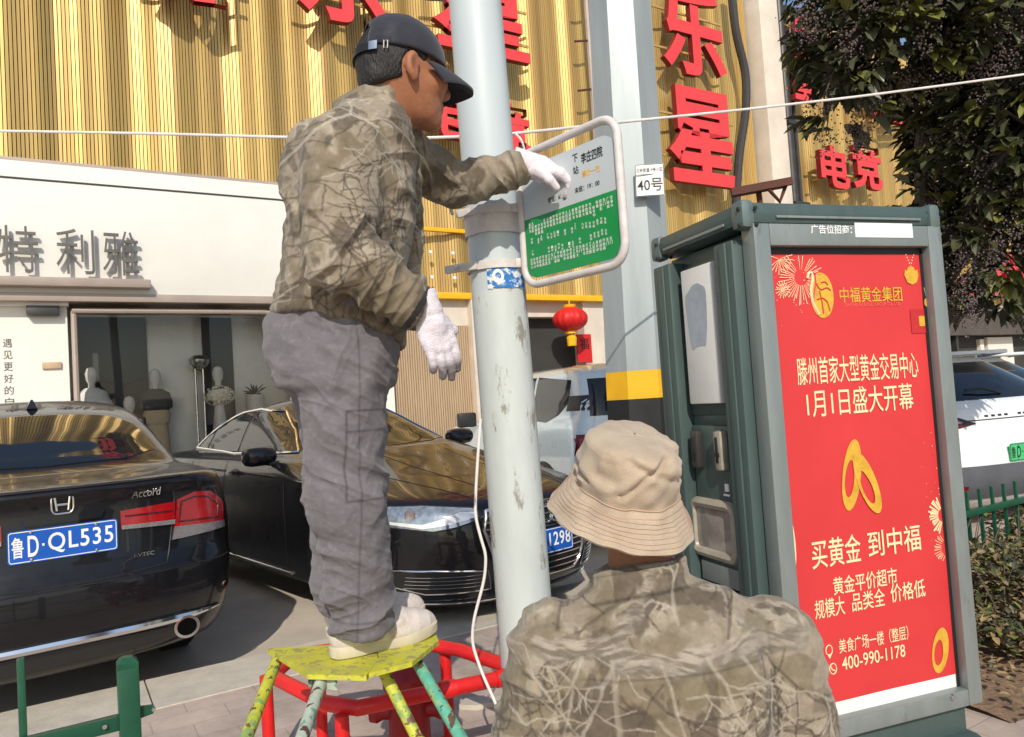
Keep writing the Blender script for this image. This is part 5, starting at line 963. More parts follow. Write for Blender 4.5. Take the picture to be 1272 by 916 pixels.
# --- white hatchback behind the kiosk, another white car beyond
E_T = [(.24, .25, 4.3, .78, .5, 3, .7, 2.8), (.34, .08, 4.45, .90, .5, 3.2, .7, 2.8), (.50, .0, 4.52, .925, .5, 3.2, .7, 2.8), (.66, .01, 4.52, .93, .48, 3.2, .7, 2.8), (.85, .06, 4.4, .925, .45, 3.2, .7, 2.8), (.98, .08, 4.0, .90, .45, 3.2, .7, 2.8), (1.04, .10, 3.7, .865, .42, 3.2, .6, 2.8), (1.09, .14, 3.4, .83, .42, 3.2, .6, 2.8), (1.25, .36, 3.0, .76, .4, 3.2, .5, 2.8), (1.42, .62, 2.6, .67, .4, 3, .5, 2.8), (1.50, .74, 2.4, .57, .4, 3, .4, 2.8), (1.545, .95, 2.25, .35, .3, 2.6, .3, 2.6), (1.555, 1.2, 2.0, .03, .2, 2, .2, 2)]
def hatch(label, p, h, text):
    th, body, sf = car(label, 'car', M_['paint_w'], E_T, Vector((p.x, p.y, 0)), h)
    m = MB(); patch(m, sf, [(-.56, 1.43), (.56, 1.43), (.70, 1.12), (-.70, 1.12)], 'x', -1, .05, .004, .008); m.build('rear_window', M_['cglass'], th, smooth=60)
    m = MB(); q = sf.proj(0, 1.47, 'x', -1)[0]; m.box((q.x-.02, 0, 1.50), (.22, 1.24, .035), Matrix.Rotation(.12, 3, 'Y'), .014); m.build('roof_spoiler', M_['paint_w'], th)
    m = MB(); patch(m, sf, [(-.82, .62), (.82, .62), (.80, .36), (-.80, .36)], 'x', -1, .05, .004, .01); m.build('bumper_trim', M_['trim_g'], th)
    for sg in (-1, 1):
        yq = lambda P: [(y*-sg, z) for y, z in P] if sg == -1 else P
        m = MB(); patch(m, sf, yq([(.44, .94), (.60, 1.0), (.86, 1.03), (.88, .90), (.70, .895)]), 'x', -1, .02, .008, .02); tl = m.build('taillight', M_['lamp_d'], th)
        m = MB(); patch(m, sf, yq([(.50, .935), (.85, .95), (.87, .905), (.70, .90)]), 'x', -1, .02, .012, .006); m.build('lens', M_['lamp_r'], tl); m = MB(); [patch(m, sf, yq([(a, .955), (a+.08, .985), (a+.1, .965), (a+.03, .945)]), 'x', -1, .02, .0135, .006) for a in (.56, .68)]; m.build('clear_lens', M_['lamp_c'], tl)
        m = MB(); patch(m, sf, yq([(.62, .47), (.82, .48), (.82, .44), (.62, .43)]), 'x', -1, .03, .008, .01); m.build('reflector', M_['lamp_r'], th)
        for P in ([(.95, 1.42), (1.6, 1.46), (1.6, 1.10), (.75, 1.12)], [(1.66, 1.46), (2.3, 1.42), (3.0, 1.08), (1.66, 1.10)]): m = MB(); patch(m, sf, P, 'y', sg, .05, .004, .008); m.build('side_window', M_['cglass'], th, smooth=60)
        for (x, y) in ((.85, .80), (3.6, .80)): wheel(th, x, y*sg); m = arch(sf, x, .38, sg); m.build('wheel_arch', M_['trim_k'], th)
    plate(th, sf, 0, .70, text, -1, 'plate_g', -.05, 'print_k')
    m = MB()
    for i, y in enumerate((.34, .27, .20, .13, -.02, -.08)): patch(m, sf, [(y, 1.0), (y-.035, 1.0), (y-.035, .985), (y, .985)], 'x', -1, .02, .004, .004)
    m.build('badge_mark', M_['black'], th); m = MB(); m.tube(line_on(sf, [(y, .965+.0*y) for y in np.linspace(-.6, .6, 20)], 'x', -1, .003, .05), .004, 6); m.build('tailgate_seam', M_['black'], th)
    m = MB(); q = sf.proj(-.02, 1.16, 'x', -1)[0]; m.tube([q+Vector((-.02, 0, 0)), q+Vector((-.0, .18, .05)), q+Vector((0.02, .34, .04))], .01, 6); m.build('wiper', M_['black'], th)
p = pw(1279, 562, 5.9); hatch('white hatchback with a roof spoiler and green plate behind the kiosk', p, HEAD(20.), '鲁DD16985')
p = pw(1312, 545, 7.6); hatch('second white car mostly out of frame at the right edge beyond the hatchback', p, HEAD(26.), '鲁DF20736')
# ------------------------------------------------------------ people
M_['camo'] = attr_mat('leaf_pattern_jacket_cloth', 'tint', .9, .3, 500.); M_['trouser'] = attr_mat('grey_work_trouser_cloth', 'tint', .9, .3, 600.); M_['glove'] = attr_mat('white_knit_glove', 'tint', .95, .5, 350.); M_['skin'] = attr_mat('skin', 'tint', .55, .08, 300.)
M_['hair'] = mat('black_hair', (.012, .010, .009), .55, var=.4, vs=60, bump=.6, bs=220, stretch=(1, 1, .25)); M_['cap'] = mat('navy_black_cap_cloth', S(30, 32, 42), .85, var=.12, vs=30, bump=.15, bs=500, sheen=.2); M_['hat'] = mat('beige_cotton', S(181, 163, 140), .9, var=.09, vs=14, bump=.35, bs=420, sheen=.2, col2=S(168, 147, 125), thr=.58, soft=.1, cs=9)
M_['shoe'] = mat('dusty_white_shoe', S(206, 196, 188), .75, var=.1, vs=16, bump=.15, bs=120, col2=S(176, 160, 146), thr=.62, cs=14); M_['sole'] = mat('cream_sole', S(196, 186, 164), .7, var=.12, vs=20); M_['shirt'] = mat('inner_shirt', S(160, 150, 146), .9); M_['sock'] = mat('crimson_sock', S(140, 30, 60), .9); M_['hatline'] = mat('hat_stitching', S(184, 154, 130), .9)
A3 = lambda v: np.array(tuple(v))
def ridged(P, ax, wl, k=3.5, seed=0):
    ax = np.array(ax, float)/np.linalg.norm(ax); s_ = P @ ax; Q = P-s_[:, None]*ax; W = Q/(wl*k)+ax*(s_/wl)[:, None]; W = W+.5*(fbm(P/.09, seed+9, 2)[:, None]-.5)
    n = vnoise(W, seed); n2 = vnoise(W*2.1+7, seed+5); return ((1-np.abs(2*n-1))**2.0+.25*(1-np.abs(2*n2-1))**2.0)-.5
def segs_paint(C, u, v, segs, col_, op=.6):
    Z3 = np.stack([u/.022, v/.022, u*0], 1); u = u+.007*(fbm(Z3, 91, 3)-.5); v = v+.007*(fbm(Z3, 95, 3)-.5)
    for (x0, y0, x1, y1, w_) in segs:
        w_ = max(w_, .0021)
        m = (u > min(x0, x1)-w_*2) & (u < max(x0, x1)+w_*2) & (v > min(y0, y1)-w_*2) & (v < max(y0, y1)+w_*2)
        if not m.any(): continue
        a = np.array([x0, y0]); d = np.array([x1-x0, y1-y0]); q = np.stack([u[m], v[m]], 1)-a; t = np.clip(q @ d/max(d @ d, 1e-9), 0, 1); dd = np.linalg.norm(q-t[:, None]*d, axis=1); sg = q[:, 0]*d[1]-q[:, 1]*d[0]
        k = (1-ss(w_*.6, w_*1.35, dd))*op; c = np.array(col_)*(1-.35*ss(0, w_, np.where(sg > 0, dd, 0)))[:, None]; C[m] = C[m]*(1-k[:, None])+c*k[:, None]
def twigs(r, x, y, a, L_, w_, depth, out):
    n = 4
    for i in range(n):
        a += r.uniform(-.35, .35); x1 = x+math.cos(a)*L_/n; y1 = y+math.sin(a)*L_/n; out.append((x, y, x1, y1, w_*(1-.15*i))); x, y = x1, y1
        if depth > 0 and r.random() < .75: twigs(r, x, y, a+r.choice((-1, 1))*r.uniform(.5, 1.1), L_*r.uniform(.4, .7), w_*.6, depth-1, out)
def camo(P, u, v, seed, extra=(), ntw=26, box_=(-.3, .3, 0, 1)):
    c = [np.array(S(*q)) for q in ((146, 134, 116), (120, 108, 88), (90, 79, 66), (162, 152, 134), (112, 102, 80))]; n = len(P)
    a = fbm(P/np.array([.10, .10, .16]), seed, 5); b = fbm(P/np.array([.035, .035, .09]), seed+20, 5); d = fbm(P/.02, seed+40, 4)
    C = np.tile(c[0], (n, 1)); L_ = lambda C, col_, k: C*(1-k[:, None])+col_*k[:, None]
    C = L_(C, c[3], ss(.52, .60, b)*.8); C = L_(C, c[1], ss(.50, .58, a)*.85); C = L_(C, c[4], ss(.56, .62, fbm(P/.07, seed+60, 4))*.7); C = L_(C, c[2], ss(.57, .63, fbm(P/np.array([.06, .06, .11]), seed+80, 5))*.8); C = L_(C, c[2]*.7, ss(.66, .72, b)*.55)
    C *= (.70+.36*d+.24*fbm(P/.008, seed+99, 2))[:, None]
    r = random.Random(seed); dk = []; lt = []
    for _ in range(ntw): twigs(r, r.uniform(box_[0], box_[1]), r.uniform(box_[2], box_[3]), r.uniform(0, 6.28), r.uniform(.10, .22), r.uniform(.0022, .0036), 2, dk if r.random() < .6 else lt)
    segs_paint(C, u, v, dk, S(84, 74, 62)); segs_paint(C, u, v, lt, S(168, 160, 144))
    for s_ in extra: segs_paint(C, u, v, s_[0], s_[1])
    return C
def glove(parent, wrist, X, Y, curl, th_curl=.4, spread=.06, size=1., seed=0, name='glove', skin=False, cuff=True, mir=False):
    X = Vector(X).normalized(); Y = Vector(Y); Y = (Y-X*Y.dot(X)).normalized(); Z = X.cross(Y)
    flip = 1; Mx = np.array([tuple(X), tuple(Y), tuple(Z)]).T; bz = -1.     # fingers curl towards -Z times hand side
    def mk(sgn):
        ch = []
        for i, (y, L_) in enumerate(((.033, .074), (.011, .082), (-.011, .076), (-.032, .060))):
            p = np.array([.098-.008*abs(i-1.2), y, 0]); a = curl[0]*.6; parts = []
            for j, fr in enumerate((.42, .32, .26)):
                d = np.array([math.cos(a), (y/.033)*spread*(1 if j == 0 else .3), -sgn*math.sin(a)]); q = p+d*L_*fr; parts.append((p, q, .0125-.0012*j, .0115-.0012*j)); p = q; a += curl[min(j+1, 2)]
            ch.append(parts)
        return ch
    def sdf(P):
        q = (P-A3(wrist)) @ Mx/size; sgn = 1
        if mir: q = q*np.array([1, -1, 1])
        d = cone(q, (-.02, 0, 0), (.035, 0, 0), .033, .036); d = smin(d, ell(q, (.062, 0, 0), (.052, .047, .021)), .015); d = smin(d, ell(q, (.03, .02, -.012), (.035, .025, .02)), .012)
        for i in range(4): d = smin(d, cone(q, (.03, (.033, .011, -.011, -.032)[i]*.8, 0), (.098-.008*abs(i-1.2), (.033, .011, -.011, -.032)[i], .002), .015, .0135), .008)
        for parts in mk(1):
            f = 1e9
            for (a, b, ra, rb) in parts: f = np.minimum(f, cone(q, a, b, ra, rb))
            d = smin(d, f, .004)
        t0 = np.array([.028, .034, -.008]); t1 = t0+np.array([.035, .028, -.016]); t2 = t1+np.array([.028*math.cos(th_curl), .012-.02*th_curl, -.02*th_curl]); d = smin(d, np.minimum(cone(q, t0, t1, .016, .0135), cone(q, t1, t2, .0135, .010)), .006)
        if cuff: d = np.minimum(d, np.maximum(cone(q, (-.045, 0, 0), (.012, 0, 0), .039, .037), np.abs(q[:, 0]+.017)-.03))
        return d*size
    c = A3(wrist)+A3(X)*.06*size; V, F = nets(sdf, c-.155*size, c+.155*size, .0027); V = relax(V, F, 1, .4); N = vnormals(V, F); q = (V-A3(wrist)) @ Mx/size
    kn = vnoise(V/.012, seed)*.5+ridged(V, A3(X), .018, 2.5, seed); V = V+N*(.0016*kn)[:, None]
    if skin: C = np.tile(np.array(S(176, 124, 96)), (len(V), 1))*(.9+.2*fbm(V/.03, 5)[:, None])
    else:
        dirt = ss(.12, .15, q[:, 0]+.5*np.maximum(0, -q[:, 2]))*ss(.15, .45, fbm(V/.025, seed+3)); base = np.array(S(226, 218, 224)); C = base*(.9+.16*fbm(V/.02, seed)[:, None]); C = C*(1-dirt[:, None]*.85)+np.array(S(96, 90, 90))*dirt[:, None]*.85
    return np_mesh(name, V, F, M_['skin' if skin else 'glove'], parent, np.clip(C, 0, 1))
def head(parent, c, fwd, tilt, s_=1., jaw=1., name='body', extra=None, seed=1, neck=None):
    yaw = math.atan2(fwd[1], fwd[0]); Rm = (Matrix.Rotation(yaw, 3, 'Z') @ Matrix.Rotation(tilt, 3, 'Y')); Mh = np.array(Rm)*1.
    def sdf(P):
        q = (P-A3(c)) @ Mh/s_
        d = ell(q, (-.012, 0, .0), (.098, .077, .105)); d = smin(d, ell(q, (.035, 0, -.05), (.062, .062, .075)), .03); d = smin(d, ell(q, (.052, 0, -.105), (.040, .042, .036)), .03); d = smin(d, ell(q, (.078, 0, -.126), (.018, .022, .018)), .02)
        d = smin(d, cone(q, (.085, 0, -.005), (.108, 0, -.045), .010, .014), .012); d = smin(d, ell(q, (.102, 0, -.05), (.012, .019, .009)), .008); d = smin(d, ell(q, (.09, 0, -.083), (.014, .024, .0065)), .006); d = smin(d, ell(q, (.088, 0, -.095), (.014, .020, .0065)), .006)
        d = smin(d, ell(q, (.080, 0, .012), (.018, .055, .010)), .012)
        for sg in (-1, 1):
            d = smax(d, -ell(q, (.098, sg*.032, -.012), (.016, .018, .011)), .01); d = smin(d, ell(q, (.080, sg*.032, -.012), (.014, .015, .012)), .004); d = smin(d, ell(q, (.065, sg*.045, -.045), (.03, .025, .022)), .02)
            e = ell(q, (-.008, sg*.083, -.028), (.018, .012, .031)); e = smax(e, -ell(q, (.0, sg*.093, -.028), (.012, .009, .022)), .006); e = smin(e, ell(q, (-.002, sg*.079, -.056), (.010, .008, .012)), .006); d = smin(d, e, .006)
        d = d*s_
        if neck is not None: d = smin(d, cone(P, neck[0], neck[1], neck[2], neck[3]), .03)
        if extra is not None: d = smin(d, extra(P), .02)
        return d
    return sdf, Mh
def skin_col(V, q, base=(182, 128, 96)):
    C = np.tile(np.array(S(*base)), (len(V), 1))*(.84+.32*fbm(V/.03, 3, 5)[:, None]); jw = ss(-.06, -.10, q[:, 2])*ss(.0, .05, q[:, 0])*.35*ss(.3, .6, fbm(V/.006, 8, 2)); C = C*(1-jw[:, None])+np.array(S(90, 64, 52))*jw[:, None]; er = np.exp(-(((q[:, 0]+.004)/.012)**2+((q[:, 2]+.03)/.02)**2))*(np.abs(q[:, 1]) > .078)*(np.abs(q[:, 1]) < .09)*.6; C = C*(1-er[:, None])+np.array(S(110, 48, 40))*er[:, None]; k = np.clip(1-np.abs(q[:, 2]+.089)/.010, 0, 1)*(q[:, 0] > .085)*(np.abs(q[:, 1]) < .026); C = C*(1-k[:, None]*.5)+np.array(S(150, 80, 72))*k[:, None]*.5
    e = (np.linalg.norm((q-np.array([.090, 0, -.012]))*np.array([.6, 0, 1]), axis=1) < .008)*(np.abs(np.abs(q[:, 1])-.032) < .013)*(q[:, 0] > .07); C[e] = np.array(S(40, 28, 24)); b = (np.abs(q[:, 2]-.014) < .005)*(np.abs(np.abs(q[:, 1])-.034) < .02)*(q[:, 0] > .06); C[b] = np.array(S(36, 28, 24))
    return C

# ---------------- the worker standing on the stool
fA = np.array([.84, .54]); rA = np.array([.54, -.84]); fA3 = np.array([.84, .54, 0]); rA3 = np.array([.54, -.84, 0])
pA = pw(430, 815, 1.98); wk = thing('person', 'worker in a black cap standing on the stool with one hand on the bus sign', 'person', (pA.x, pA.y, ZS+.003))
q_ = lambda x, y, d: A3(pw(x, y, d))
RS, RE, RW = q_(424, 188, 1.83), q_(424, 318, 1.75), q_(522, 382, 1.80)
LS, LE, LW = q_(496, 192, 2.12), q_(566, 231, 2.25), q_(650, 208, 2.27)
TR = [(q_(420, 460, 1.97), .165, .20), (q_(420, 400, 1.97), .162, .198), (q_(428, 330, 1.97), .160, .195), (q_(436, 260, 1.97), .158, .20), (q_(443, 200, 1.97), .145, .20), (q_(450, 165, 1.97), .118, .175), (q_(457, 140, 1.98), .085, .115), (q_(464, 120, 1.99), .066, .07)]
hb, hf_ = q_(345, 392, 1.93), q_(497, 440, 2.08); hn = np.cross(hf_-hb, rA3); hn /= np.linalg.norm(hn); hn *= np.sign(hn[2])
axR = (RW-RE)/np.linalg.norm(RW-RE); axL = (LW-LE)/np.linalg.norm(LW-LE)
NK = (q_(472, 132, 1.99), q_(500, 104, 1.99))
def jack_sdf(P):
    d = stack(P, TR, fA, rA); d = smin(d, cone(P, RS, (RS+RE)/2+fA3*-.01, .092, .086), .05)
    d = smin(d, ell(P, q_(400, 215, 1.93), (.10, .10, .13)), .05)
    far = np.maximum(smin(cone(P, LS, LE, .088, .066), cone(P, LE, LW, .066, .050), .02), (P-LW) @ axL); d = smin(d, far, .035)
    d = smax(d, -((P-hb) @ hn), .006); d = smax(d, (P-q_(464, 122, 1.99)) @ np.array([-.25, -.1, .95]), .012)
    # open front edge standing off the chest
    fr = cone(P, q_(512, 205, 2.06), q_(512, 395, 2.08), .022, .028); d = smin(d, smax(fr, -((P-hb) @ hn), .005), .02)
    arm = smin(cone(P, RS+np.array([0, 0, .0]), RE, .090, .080), cone(P, RE, RW, .078, .057), .03); arm = np.maximum(arm, (P-RW) @ axR)
    d = smin(d, arm, .012)
    col_ = np.maximum(np.abs(cone(P, q_(462, 146, 1.985), q_(478, 114, 1.99), .083, .074))-.0075, np.abs((P-q_(469, 128, 1.99)) @ np.array([-.30, 0, .95]))-.030); d = smin(d, col_, .010)
    return d
lo = np.minimum(q_(335, 470, 1.6), q_(335, 90, 2.5)); V, F = nets(jack_sdf, (min(q_(330, 300, 2.)[0], -.80), 1.55, q_(400, 445, 2.0)[2]-.06), (LW[0]+.06, 2.45, q_(460, 85, 2.0)[2]+.02), .0052)
V = relax(V, F, 2, .5); V, F = subdiv(V, F); V = relax(V, F, 1, .5); N = vnormals(V, F)
dR1 = cone(V, RS, RE, 0, 0); dR2 = cone(V, RE, RW, 0, 0); dL = np.minimum(cone(V, LS, LE, 0, 0), cone(V, LE, LW, 0, 0)); tR = seg_t(V, RS, RE); tR2 = seg_t(V, RE, RW)
kR2 = ss(.13, .09, dR2); kR1 = ss(.135, .10, dR1)*(1-kR2); kL = ss(.12, .085, dL); kT = np.clip(1-kR1-kR2-kL, 0, 1); el = np.exp(-((V-RE)**2).sum(1)/.012)
disp = kR2*(.017+.010*el)*ridged(V, axR+np.array([0, 0, -.3]), .042, 3, 1)+kR1*(.007+.018*ss(.45, .95, tR))*ridged(V, (RE-RS)/np.linalg.norm(RE-RS)+fA3*.5, .048, 3, 2)+kL*.013*ridged(V, axL+np.array([0, 0, .4]), .042, 3, 3)+kT*.016*ridged(V, np.array([.5, .2, .8]), .085, 3, 4)+kT*.009*ridged(V, np.array([-.4, 0, .9]), .04, 3, 5)
disp += .0022*(fbm(V/.018, 7, 3)-.5); V = V+N*disp[:, None]
u = (V-A3(pA)) @ fA3; v = V[:, 2]; lt = [(-.10, 2.02, -.02, 2.06, .004), (-.02, 2.06, .04, 2.03, .0035), (-.02, 2.06, .0, 2.11, .003), (.0, 2.11, -.04, 2.14, .0025), (-.06, 2.04, -.10, 2.09, .003), (-.10, 2.02, -.14, 1.98, .004), (.0, 2.11, .03, 2.14, .0025)]
tw = []; r = random.Random(21)
for x0, y0, a in ((-.1, 1.72, .6), (.0, 1.63, 2.2), (.08, 1.75, -2.2), (-.15, 1.85, -1.2), (.12, 1.95, -1.6), (-.12, 1.95, 2.)): twigs(r, x0, y0, a, .22, .0036, 2, tw)
C = camo(V, u, v, 5, [(tw, S(80, 70, 59)), (lt, S(184, 176, 160))], 20, (-.3, .35, 1.5, 2.2))
hd = (V-hb) @ hn; C *= (1-.45*np.exp(-((hd-.024)/.0022)**2)*kT)[:, None]; C *= (1-.4*np.exp(-((dR1-.098)/.003)**2)*(tR < .3)*kT)[:, None]
cz = np.abs((V-RW) @ axR+.045); C *= (1-.55*np.exp(-(cz/.004)**2)*kR2)[:, None]; C[(np.abs((V-RW) @ axR+.006) < .008) & (dR2 < .09)] = S(38, 36, 34); cz = np.abs((V-LW) @ axL+.035); C *= (1-.5*np.exp(-(cz/.004)**2)*kL)[:, None]
# chest pocket outline
pu = (V-q_(492, 270, 1.93)) @ fA3; pv = V[:, 2]-q_(492, 270, 1.93)[2]; front = ((V-q_(440, 260, 1.97)) @ fA3 > .06) & (kT > .5)
po = np.minimum(np.abs(np.maximum(np.abs(pu)-.055, np.abs(pv)-.075)), np.where(np.abs(pu) < .055, np.abs(pv-.035), 9)); C *= (1-.55*np.exp(-(po/.0025)**2)*front)[:, None]
jk = np_mesh('jacket', V, F, M_['camo'], wk, C)
# trousers
RH, RK, RA = q_(424, 452, 1.90), q_(432, 618, 1.92), q_(452, 776, 1.985); LH, LK, LA = q_(412, 452, 2.05), q_(424, 612, 2.06), q_(428, 750, 2.09)
PT = [(q_(415, 475, 1.97), .138, .172), (q_(413, 430, 1.97), .150, .18), (q_(414, 395, 1.97), .15, .182), (q_(420, 370, 1.97), .14, .175)]
def pant_sdf(P):
    d = stack(P, PT, fA, rA); aR = (RA-RK)/np.linalg.norm(RA-RK); aL = (LA-LK)/np.linalg.norm(LA-LK)
    l1 = smin(cone(P, RH, RK, .110, .086), np.maximum(cone(P, RK, RA, .086, .080), (P-RA) @ aR), .03); l2 = smin(cone(P, LH, LK, .106, .084), np.maximum(cone(P, LK, LA, .084, .074), (P-LA) @ aL), .03)
    return smin(smin(d, l1, .06), smin(d, l2, .05), .012)
V, F = nets(pant_sdf, (q_(325, 440, 2.05)[0], 1.72, RA[2]-.05), (q_(500, 440, 2.)[0]+.03, 2.28, q_(415, 368, 1.97)[2]), .0055)
V = relax(V, F, 2, .5); V, F = subdiv(V, F); V = relax(V, F, 1, .5); N = vnormals(V, F); zk = (RK[2]+LK[2])/2; kn = np.exp(-((V[:, 2]-zk)/.12)**2); an = ss(RA[2]+.24, RA[2]+.03, V[:, 2]); hp = ss(RH[2]-.2, RH[2]-.02, V[:, 2])
kz_ = np.maximum(kn, an); side = (V-A3(pA)) @ fA3
disp = (.008+.015*kn)*ridged(V, np.array([.55, .3, .75]), .075, 4.5, 31)+.019*an*ridged(V, np.array([-.3, 0, .95]), .055, 3.5, 32)+.016*hp*ridged(V, np.array([.85, .4, .35]), .08, 5, 33)+.009*ridged(V, np.array([.8, .45, -.35]), .07, 6, 34)+.005*ridged(V, np.array([.5, .3, .8]), .03, 4, 38)+.0018*(fbm(V/.02, 35, 3)-.5); V = V+N*disp[:, None]
C = np.tile(np.array(S(110, 106, 110)), (len(V), 1))*(.86+.28*fbm(V/.12, 36, 4)[:, None]); st_ = ss(.5, .75, fbm(V/.012, 37, 4))*.22; C = C*(1-st_[:, None])+np.array(S(150, 146, 146))*st_[:, None]
pk = V-q_(458, 535, 1.83); pu = pk @ fA3; pv = pk[:, 2]; near = (V @ rA3) > ((RK+LK)/2 @ rA3)+.02
for (cx, cz_, w_, h_) in ((.02, -.06, .075, .11),): po = np.abs(np.maximum(np.abs(pu-cx)-w_, np.abs(pv-cz_)-h_)); C *= (1-.5*np.exp(-(po/.0028)**2)*near)[:, None]; po2 = np.where(np.abs(pu-cx) < w_, np.abs(pv-cz_-h_+.05), 9); C *= (1-.45*np.exp(-(po2/.0028)**2)*near)[:, None]
sm_ = np.abs(side-((V[:, 2]-RA[2])*(-.02)-.0)); C *= (1-.35*np.exp(-(sm_/.0025)**2)*near)[:, None]; C *= (1-.4*np.exp(-((V[:, 2]-RA[2]-.03)/.0025)**2))[:, None]
np_mesh('trousers', V, F, M_['trouser'], wk, C)
# shoes
def shoe(c, d, z0, L_=.30, s_=1.):
    d = Vector((d[0], d[1], 0)).normalized(); n_ = Vector((-d.y, d.x, 0)); Mx = np.array([tuple(d), tuple(n_), (0, 0, 1)]).T; o_ = np.array([c[0], c[1], z0])
    def sdf(P):
        q = (P-o_) @ Mx; t = np.clip(q[:, 0]/L_, 0, 1)
        d_ = ell(q, (.065, 0, .055), (.072, .041, .055)); d_ = smin(d_, ell(q, (.205, 0, .035), (.098, .050, .050)), .03); d_ = smin(d_, ell(q, (.13, 0, .06), (.08, .042, .055)), .03); d_ = smin(d_, cone(q, (.06, 0, .07), (.055, 0, .135), .040, .038), .03)
        return smax(d_, .022-q[:, 2], .006)
    c3 = o_+A3(d)*L_/2+np.array([0, 0, .07]); V, F = nets(sdf, c3-.20, c3+np.array([.2, .2, .12]), .004); N = vnormals(V, F); V = V+N*(.002*ridged(V, A3(d), .03, 2, 8))[:, None]; up = np_mesh('shoe', V, F, M_['shoe'], wk)
    m = MB(); out = []
    for t in np.linspace(0, 6.283, 49)[:-1]: cx, sy = math.cos(t), math.sin(t); x = L_/2-.002+(L_/2+.004)*cx; w_ = (.044+.012*ss(.1, .25, np.array(x))-.006*math.exp(-((x-.12)/.04)**2)); out.append((x, w_*np.sign(sy)*abs(sy)**.55))
    Mf = frame(tuple(o_), tuple(d), tuple(n_)); A = []
    for z, k in ((.0, .97), (.004, 1.), (.026, 1.0), (.030, .96)): A.append([tuple(Mf @ Vector(((x-L_/2)*k+L_/2, y*k, z+.012*max(0, (x-.2)/.1)**2))) for x, y in out])
    m.grid(A, cv=True); m.raw(A[0], [tuple(range(len(out)))[::-1]]); m.raw(A[-1], [tuple(range(len(out)))]); so_ = m.build('sole', M_['sole'], up, True)
    m = MB()
    for i in range(5): x = .115+.022*i; zz = .112-.014*i; m.tube([tuple(Mf @ Vector((x, y, zz+.004-abs(y)*.55))) for y in (-.03, -.015, 0, .015, .03)], .0028, 6)
    m.build('laces', M_['print_w'], up, True); return up
s1 = gnd(413, 818, ZS+.003); s1b = gnd(546, 786, ZS+.003); shoe(s1, (.84, .56), ZS+.003); s2 = gnd(398, 800, ZS+.003); shoe((s2.x+.01, s2.y+.05, 0), (.84, .56), ZS+.003)
m = MB(); m.tube([LA+np.array([.035, .03, -.03]), LA+np.array([.03, .02, .06])], .055, 14); m.build('sock', M_['sock'], wk, True)
# head, neck and inner body as one mesh
hfA = (.885, .465); HC = q_(502, 84, 1.99); HS = 1.10
core = lambda P: np.minimum(np.minimum(cone(P, NK[0], q_(430, 300, 1.97), .06, .09), cone(P, q_(430, 300, 1.97), q_(412, 430, 1.97), .09, .09)), np.minimum(np.minimum(cone(P, RS+fA3*.02, RE, .04, .036), cone(P, RE, RW, .036, .028)), np.minimum(np.minimum(cone(P, LS, LE, .04, .036), cone(P, LE, LW, .036, .028)), np.minimum(np.minimum(cone(P, RH, RK, .07, .05), cone(P, RK, RA, .05, .04)), np.minimum(cone(P, LH, LK, .07, .05), cone(P, LK, LA, .05, .04))))))
def body_mesh(parent, c, fwd, tilt, s_, neck, extra, lo, hi, base, h=.0042):
    sdf, Mh = head(parent, c, fwd, tilt, s_, neck=neck, extra=extra); V, F = nets(sdf, lo, hi, h); V = relax(V, F, 1, .4); q = (V-A3(c)) @ Mh/s_; return np_mesh('body', V, F, M_['skin'], parent, skin_col(V, q, base)), Mh
sk, MhA = body_mesh(wk, HC, hfA, R(5), HS, (NK[0]-np.array([0, 0, .06]), NK[1], .068, .060), core, (-.78, 1.6, RA[2]-.02), (LW[0]+.02, 2.42, HC[2]+.15), (160, 106, 76), .0050)
def hair_mesh(parent, c, Mh, s_, low=-.055):
    def sdf(P):
        q = (P-A3(c)) @ Mh/s_; d = ell(q, (-.014, 0, .0), (.104, .083, .109)); d = smin(d, ell(q, (-.07, 0, -.055), (.035, .055, .035)), .02); cut = np.maximum(q[:, 0]-.035+.9*np.maximum(0, -q[:, 2]-.0)*1.2, low-q[:, 2]-.35*np.maximum(0, -q[:, 0]-.02)); side = np.maximum(np.abs(q[:, 0]-.045)-.012, -q[:, 2]-.03)
        ear = ell(q, (-.004, 0, -.03), (.028, .2, .036)); sb = np.minimum(ell(q, (.024, .073, -.004), (.012, .010, .036)), ell(q, (.024, -.073, -.004), (.012, .010, .036))); return smax(smax(d, cut, .008), -ear, .008)*s_
    V, F = nets(sdf, A3(c)-.17, A3(c)+.17, .004); N = vnormals(V, F); V = V+N*(.003*(fbm(V/np.array([.008, .008, .02]), 4, 3)-.4))[:, None]; return np_mesh('hair', V, F, M_['hair'], parent)
hair_mesh(wk, HC, MhA, HS)
def hp_(x, y, z): return tuple(A3(HC)+MhA @ (np.array([x, y, z])*HS))
m = MB(); A = []
for i in range(26):
    e = math.pi/2*i/25; row = []
    for j in range(72):
        a = 2*math.pi*j/72; rx = .112; ry = .091; row.append(hp_(-.008+rx*math.cos(a)*math.cos(e)**.9, ry*math.sin(a)*math.cos(e)**.9, .012+.014*(.5+.5*math.cos(a))*-1*(1-i/25)+.108*math.sin(e)+.0016*math.sin(a*3)**8))
    A.append(row)
A = np.array(A); Fk = []
for i in range(25):
    for j in range(72):
        a = 2*math.pi*(j+.5)/72-math.pi
        if (a/.55)**2+((i-2)/9.)**2 < 1 and i >= 0: continue
        Fk.append((i*72+j, i*72+(j+1) % 72, (i+1)*72+(j+1) % 72, (i+1)*72+j))
m.raw(A.reshape(-1, 3), Fk); cp = m.build('cap', M_['cap'], wk, True, smooth=60); md = cp.modifiers.new('shell', 'SOLIDIFY'); md.thickness = .004; md.offset = -1
m = MB(); T_, B2 = [], []
